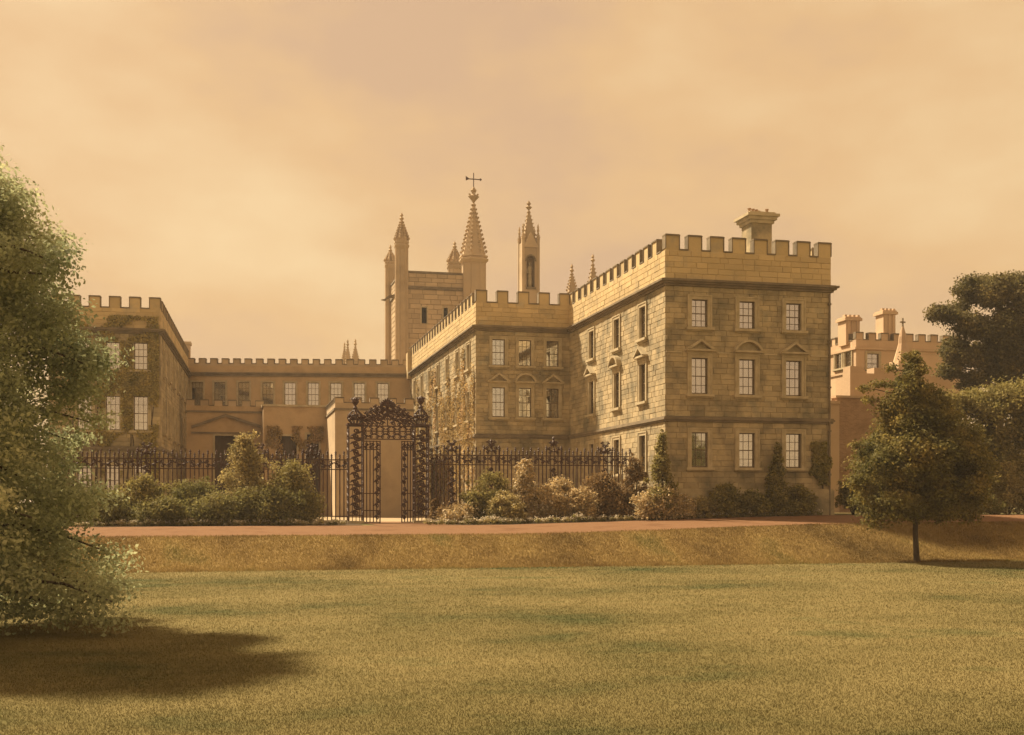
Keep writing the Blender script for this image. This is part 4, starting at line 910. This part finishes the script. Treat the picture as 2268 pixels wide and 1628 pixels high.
clump_tree('pine_tree', 'tall dark pine with rounded layered clumps behind the lighter tree', 'tree', 2215, 78,
           [(2100, 695, 42, 22), (2165, 640, 48, 26), (2235, 640, 50, 34), (2290, 650, 55, 40), (2180, 730, 62, 32), (2250, 725, 60, 36), (2120, 775, 40, 24), (2190, 800, 60, 36), (2255, 810, 60, 36), (2310, 760, 60, 50), (2120, 815, 34, 26), (2160, 845, 34, 20), (2300, 850, 50, 30)], 110000, .19, 'leaf_pine', 'bark_light', .65, .4)
clump_tree('rounded_tree', 'mid-green rounded tree below the dark pine behind the young tree', 'tree', 2200, 68,
           [(2130, 900, 42, 30), (2200, 900, 55, 36), (2270, 890, 55, 36), (2100, 960, 45, 36), (2170, 970, 55, 40), (2250, 970, 55, 40), (2310, 950, 50, 50), (2120, 1030, 45, 40), (2200, 1040, 50, 36), (2270, 1040, 50, 36)], 60000, .17, 'leaf_mid', 'bark', .8, .3)
shrub(2235, 1022, 62, 58, 'leaf_light', 'pale bush below the rounded tree at the path edge', n=9000, size=.14)
shrub(2165, 1075, 55, 57, 'leaf_dark', 'dark low bush between the young tree and the pale bush', n=7000)
shrub(2090, 1085, 60, 57.5, 'leaf_dark', 'dark low bush behind the young tree trunk', n=7000)
shrub(1990, 1078, 60, 58, 'leaf_dark', 'dark bush between the young tree trunk and the brick wall', n=7000)
shrub(1890, 1055, 50, 58.5, 'leaf_mid', 'rounded green bush just beyond the tall block corner', n=7000)
shrub(2310, 1060, 60, 57, 'leaf_mid', 'green bush beyond the pale bush along the path', n=6000)

# shrubs before the railings, left of the gate
shrub(130, 1090, 60, 58.2, 'leaf_dark', 'dark bush under the broad tree at the railing', n=6000)
shrub(240, 1085, 66, 58.0, 'leaf_dark', 'low dark rounded bush next to the broad tree branches', n=6000)
shrub(315, 1050, 72, 58.8, 'leaf_mid', 'rounded olive bush in front of the creeper wing corner', n=7500)
shrub(425, 1050, 74, 58.9, 'leaf_dark', 'dark spreading bush beside the tall pale shrub', n=7500)
shrub(542, 962, 74, 59.2, 'leaf_light', 'tall pale yellow-green shrub before the court pediment', n=15000, cone=.25)
shrub(652, 1015, 70, 58.8, 'leaf_mid', 'olive shrub between the tall pale shrub and the gate', n=11000)
shrub(590, 1070, 85, 57.4, 'leaf_dark', 'low dark bush at the foot of the tall pale shrub', n=7000)
shrub(480, 1085, 74, 57.4, 'leaf_dark', 'low dark bush at the path edge below the spreading bush', n=6000)
shrub(360, 1095, 70, 57.3, 'leaf_dark', 'low dark bush at the path edge below the olive bush', n=5500)
# right of the gate
shrub(962, 1104, 17, 60.2, 'leaf_brown', 'small russet bush at the foot of the gate pier', n=2200, size=.11)
shrub(1010, 1112, 52, 58, 'leaf_cream', 'low cream flowering bush beside the open gate', n=4000, size=.11, extra=(500, .10, 'petal'))
shrub(1085, 1040, 56, 59.5, 'leaf_mid', 'olive bush against the railing beside the cream blossom bush', n=7000)
shrub(1165, 1012, 42, 58.8, 'leaf_cream', 'tall narrow bush covered in cream blossom', n=9500, cone=.3, extra=(2200, .12, 'petal'))
shrub(1233, 1055, 60, 58.2, 'leaf_cream', 'broad cream and tan flowering bush', n=8000, extra=(700, .11, 'petal'))
shrub(1328, 1045, 64, 58.2, 'leaf_brown', 'dark russet bush before the railing end', n=8500)
shrub(1405, 1012, 40, 58.4, 'leaf_brown', 'small upright russet shrub beside the tall block side wall', n=5500)
shrub(1466, 958, 52, 56.0, 'leaf_mid', 'conical evergreen at the sunlit corner of the tall block', name='conical_evergreen', n=9000, cone=.9)
shrub(1456, 1072, 66, 55.9, 'leaf_cream', 'wide cream flowering bush under the conical evergreen', n=9000, extra=(900, .11, 'petal'), depthr=.6)
shrub(1560, 1098, 40, 56.0, 'leaf_light', 'low olive bush under the first ground-floor window of the tall block', n=5000, depthr=.5)
shrub(1608, 1068, 50, 56.05, 'leaf_mid', 'dark bush between the first two ground-floor windows', n=6500, depthr=.5)
shrub(1665, 1085, 48, 56.0, 'leaf_mid', 'low dark bush under the middle ground-floor window', n=5500, depthr=.5)
shrub(1722, 985, 48, 56.1, 'leaf_mid', 'tall pointed shrub between the middle and last ground-floor windows', n=9000, cone=.75, depthr=.5)
shrub(1768, 1072, 42, 56.0, 'leaf_mid', 'olive bush at the foot of the tall pointed shrub', n=6000, depthr=.5)
shrub(1120, 1085, 46, 57.6, 'leaf_light', 'pale low bush between the olive bush and the tall cream blossom bush', n=6000, extra=(300, .1, 'petal'))
shrub(1045, 1085, 44, 58.6, 'leaf_mid', 'olive low bush between the gate and the railing bushes', n=6000)
shrub(1285, 1078, 46, 57.4, 'leaf_cream', 'cream-flecked low bush in front of the russet bush', n=6500, extra=(500, .1, 'petal'))
shrub(1380, 1078, 44, 57.3, 'leaf_brown', 'low russet bush beside the wide cream flowering bush', n=6000)
shrub(1515, 1092, 42, 55.95, 'leaf_cream', 'low cream bush at the foot of the tall block sunlit corner', n=5500, extra=(500, .1, 'petal'), depthr=.5)
# climber on the tall block's corner, creepers on the walls
def creeper(name, label, P, Nn, m, size=.14, stems=None):
    """P: points on the wall, Nn: outward normal"""
    n = len(P); base = np.array([P[:, 0].mean(), P[:, 1].mean(), 1.5]); nn = np.array([Nn[0], Nn[1], 0.0])
    nr = nn * .9 + rng.normal(size=(n, 3)) * .45 + np.array([0, 0, .25]); nr /= np.linalg.norm(nr, axis=1)[:, None]
    a = np.cross(nr, rng.normal(size=(n, 3))); a /= np.linalg.norm(a, axis=1)[:, None]; b_ = np.cross(nr, a); L_ = size * rng.uniform(.6, 1.3, n)[:, None]
    P = P + nn * rng.uniform(.05, .24, n)[:, None]
    V = np.stack([P - a * L_ * .5, P + b_ * L_ * .38, P + a * L_ * .5, P - b_ * L_ * .38], 1).reshape(-1, 3)
    t = thing(name, label, 'creeper', tuple(base)); link('foliage', npmesh('foliage', V - base, np.arange(4 * n).reshape(-1, 4), M[m]), t)
    if stems is not None: stems.build('stem', M['bark'], t)
    return t
from mathutils import noise as mn
def wall_points(f, a0, a1, z0, z1, n, fn, clear=True):
    out_ = []; 
    while len(out_) < n:
        a, z = uni(a0, a1), uni(z0, z1)
        if clear and any(h[0] - .05 < a < h[1] + .05 and h[2] < z < h[3] + .02 for h in f.holes): continue
        if uni(0, 1) < fn(a, z): out_.append(f.P(a, 0, z))
    return np.array(out_)
def nz(a, z, s, o=0): return mn.noise(Vector((a * s + o, z * s, o * 1.7)))
def sm(x): return float(np.clip(x, 0, 1))
LB = sB.L
stB = MB()
for i in range(12):
    a = uni(8, LB - .6); z1 = uni(6, 12); pts = [sB.P(a + math.sin(k * 1.3 + i) * .25, .04, 1.5 + (z1 - 1.5) * k / 7) for k in range(8)]; stB.tube(pts, [.06 - .006 * k for k in range(8)], 5)
stB.tube([sB.P(7.5, .04, 1.55), sB.P(LB * .6, .05, 1.58), sB.P(LB - .3, .04, 1.55)], .05, 5)
pB = wall_points(sB, 4, LB - .25, 1.6, EYE + 10.4, 26000, lambda a, z: sm(1.9 * (nz(a * 1.6, z * .35, .55) + .36 - max(0, (z - 9) * .16) - (0.10 if a > LB - 1.3 else 0))))
creeper('wall_creeper', 'autumn-tinted creeper hanging down the sunlit side of the middle wing', pB, sB.n, 'leaf_ivy2', .15, stB)
ca, sa = math.cos(math.radians(-1.6)), math.sin(math.radians(-1.6))
stC = MB()
pC = wall_points(fC, 1.2, fC.L - .1, 4.2, EYE + 12.1, 17000, lambda a, z: sm(2.2 * (nz(a, z, .75, 5) + .10 + .16 * (a > 3.2) + .22 * math.exp(-((z - 12.6) / 1.3) ** 2) * (a > 3) - .35 * (z < 6.2))))
def rotc(P):
    Q = P.copy(); dx, dy = P[:, 0] - XC1, P[:, 1] - YC; Q[:, 0] = XC1 + dx * ca - dy * sa; Q[:, 1] = YC + dx * sa + dy * ca; return Q
for i in range(7):
    a = [1.6, 2.9, 3.1, 4.95, 5.1, 6.35, 6.5][i]; pts = rotc(np.array([fC.P(a + math.sin(k * 1.1 + i) * .15, .04, 1.5 + 10 * k / 8) for k in range(9)])); stC.tube(list(pts), [.06 - .005 * k for k in range(9)], 5)
creeper('wall_creeper', 'green creeper around the windows on the front of the wing behind the broad tree', rotc(pC), np.array([sa * -1 * -1, -ca]) if False else np.array([math.sin(math.radians(-1.6)), -ca]), 'leaf_ivy', .16, stC)
a0 = fA.s_at(1790); a1 = fA.L - .02
stA = MB(); stA.tube([fA.P(a1 - .5, .05, 1.9), fA.P(a1 - .45, .06, 3.2), fA.P(a1 - .6, .06, 5.0)], [.05, .04, .02], 5)
pA = wall_points(fA, a0, a1, EYE + .7, EYE + 3.4, 4200, lambda a, z: sm(2.0 * (.85 - math.hypot((a - (a0 + a1) / 2) / .72, (z - EYE - 2.05) / 1.45) + .55 * nz(a, z, 1.7))))
creeper('corner_climber', 'olive climber clinging to the shaded corner of the tall block', pA, fA.n, 'leaf_mid', .15, stA)
yl = yG2; fL = Face(g2x0, yG2, 0, g2x1 - g2x0, 1, 9); stL = MB()
for i in range(5):
    a = uni(.5, fL.L - .5); stL.tube([fL.P(a + math.sin(k + i) * .2, .04, 1.5 + .9 * k) for k in range(8)], [.05 - .005 * k for k in range(8)], 5)
pL = wall_points(fL, .2, fL.L - .2, 5.5, 8.6, 2600, lambda a, z: sm(1.6 * (nz(a, z, .9, 9) + .12)))
creeper('wall_creeper', 'thin brownish creeper over the plain lodge front', pL, fL.n, 'leaf_ivy2', .15, stL)

# edging plants along the beds
def tuft_mesh(seed, n, m, pet):
    c = np.array([[uni(-.15, .15), uni(-.12, .12), uni(.06, .16)] for _ in range(5)]); r = np.full((5, 3), .14); r[:, 2] = .11
    V, F = leaves(c, r, n, .09, .5); V, F = keep_above(V, F, -.02); me = npmesh('foliage', V, F, M[m])
    c2 = c + np.array([0, 0, .07]); V, F = leaves(c2, r, pet, .075, .8, .2); V, F = keep_above(V, F, .1); return me, npmesh('blossom', V, F, M['petal'])
TV = [tuft_mesh(i, 150, ['leaf_mid', 'leaf_light', 'leaf_dark'][i % 3], 48 + 20 * i) for i in range(4)]
def tuft(px, Y, label, group, s=1.0):
    X = xat(px, Y); k = int(uni(0, 4)); t = thing('edging_plant', label, 'flower', (X, Y, float(ground(X, Y)) + .015), uni(0, 6), group); t.scale = (s, s, s * uni(.8, 1.25))
    link('foliage', TV[k][0], t); link('blossom', TV[k][1], t)
for i in range(58):
    px = 945 + i * 15.2 + uni(-5, 5); tuft(px, 56.15 + uni(-.12, .2) if px < 1480 else 55.85 + uni(-.05, .1), *(('white-flowered edging plant in the bed between the gate and the conical evergreen', 'edging plants by the railing') if px < 1480 else ('white-flowered edging plant along the foot of the tall block front', 'edging plants under the tall block')), uni(.7, 1.35))
for i in range(38):
    px = 170 + i * 15.9 + uni(-5, 5); tuft(px, 56.6 + uni(-.15, .25), 'small pale-flowered edging plant in the bed between broad tree and gate', 'edging plants by the creeper wing railing', uni(.6, 1.1))

# grass: countless blades
def blades(name, P, h, wd, m):
    n = len(P); q = rng.uniform(0, 2 * math.pi, n); d = np.stack([np.cos(q), np.sin(q), np.zeros(n)], 1); H = (h * rng.uniform(.5, 1.3, n))[:, None]
    ln = np.stack([rng.normal(size=n), rng.normal(size=n), np.zeros(n)], 1) * .45 * H
    wv = wd[:, None] if isinstance(wd, np.ndarray) else wd
    V = np.stack([P - d * wv * .5, P + d * wv * .5, P + ln + np.array([0, 0, 1.]) * H], 1).reshape(-1, 3)
    return tag(link(name, npmesh(name, V, np.arange(3 * n).reshape(-1, 3), M[m])), kind='stuff')
n = 480000; d = 11.5 * (52.0 / 11.5) ** (rng.random(n) ** 1.15); l = rng.uniform(-.47, .47, n) * d
X = l * math.cos(TH) + d * math.sin(TH); Y = -l * math.sin(TH) + d * math.cos(TH)
ok = Y < 43.2 + np.abs(rng.normal(size=n)) * .35; X, Y, d = X[ok], Y[ok], d[ok]
gr = blades('grass', np.stack([X, Y, ground(X, Y) - .004], 1), .022 + .0004 * d, .006 + .0004 * d, 'blade'); tag(gr, 'short olive lawn grass', 'grass')
n = 170000; X = rng.uniform(-24, 44, n); Y = rng.uniform(42.6, 49.0, n)
Y = Y + np.where(Y < 43.6, rng.normal(size=n) * .22, 0); gr = blades('bank_grass', np.stack([X, Y, ground(X, Y)], 1), .085, .032, 'blade_dry'); tag(gr, 'dry brownish grass on the sloping bank', 'grass')

# ------------------------------------------------------------------ haze
hb = MB().box(-905, 905, -305, 1205, -1.0, 40.0).mesh('haze', bpy.data.materials.new('haze_air'))
hm = hb.materials[0]; hm.use_nodes = True; ht = hm.node_tree; ht.nodes.clear()
ho = ht.nodes.new('ShaderNodeOutputMaterial'); hv = ht.nodes.new('ShaderNodeVolumePrincipled')
hv.inputs['Color'].default_value = (.95, .90, .84, 1); hv.inputs['Density'].default_value = .0004; hv.inputs['Anisotropy'].default_value = .2
ht.links.new(hv.outputs[0], ho.inputs['Volume'])
tag(link('haze', hb), 'thin warm haze hanging over the garden', 'haze', kind='stuff')
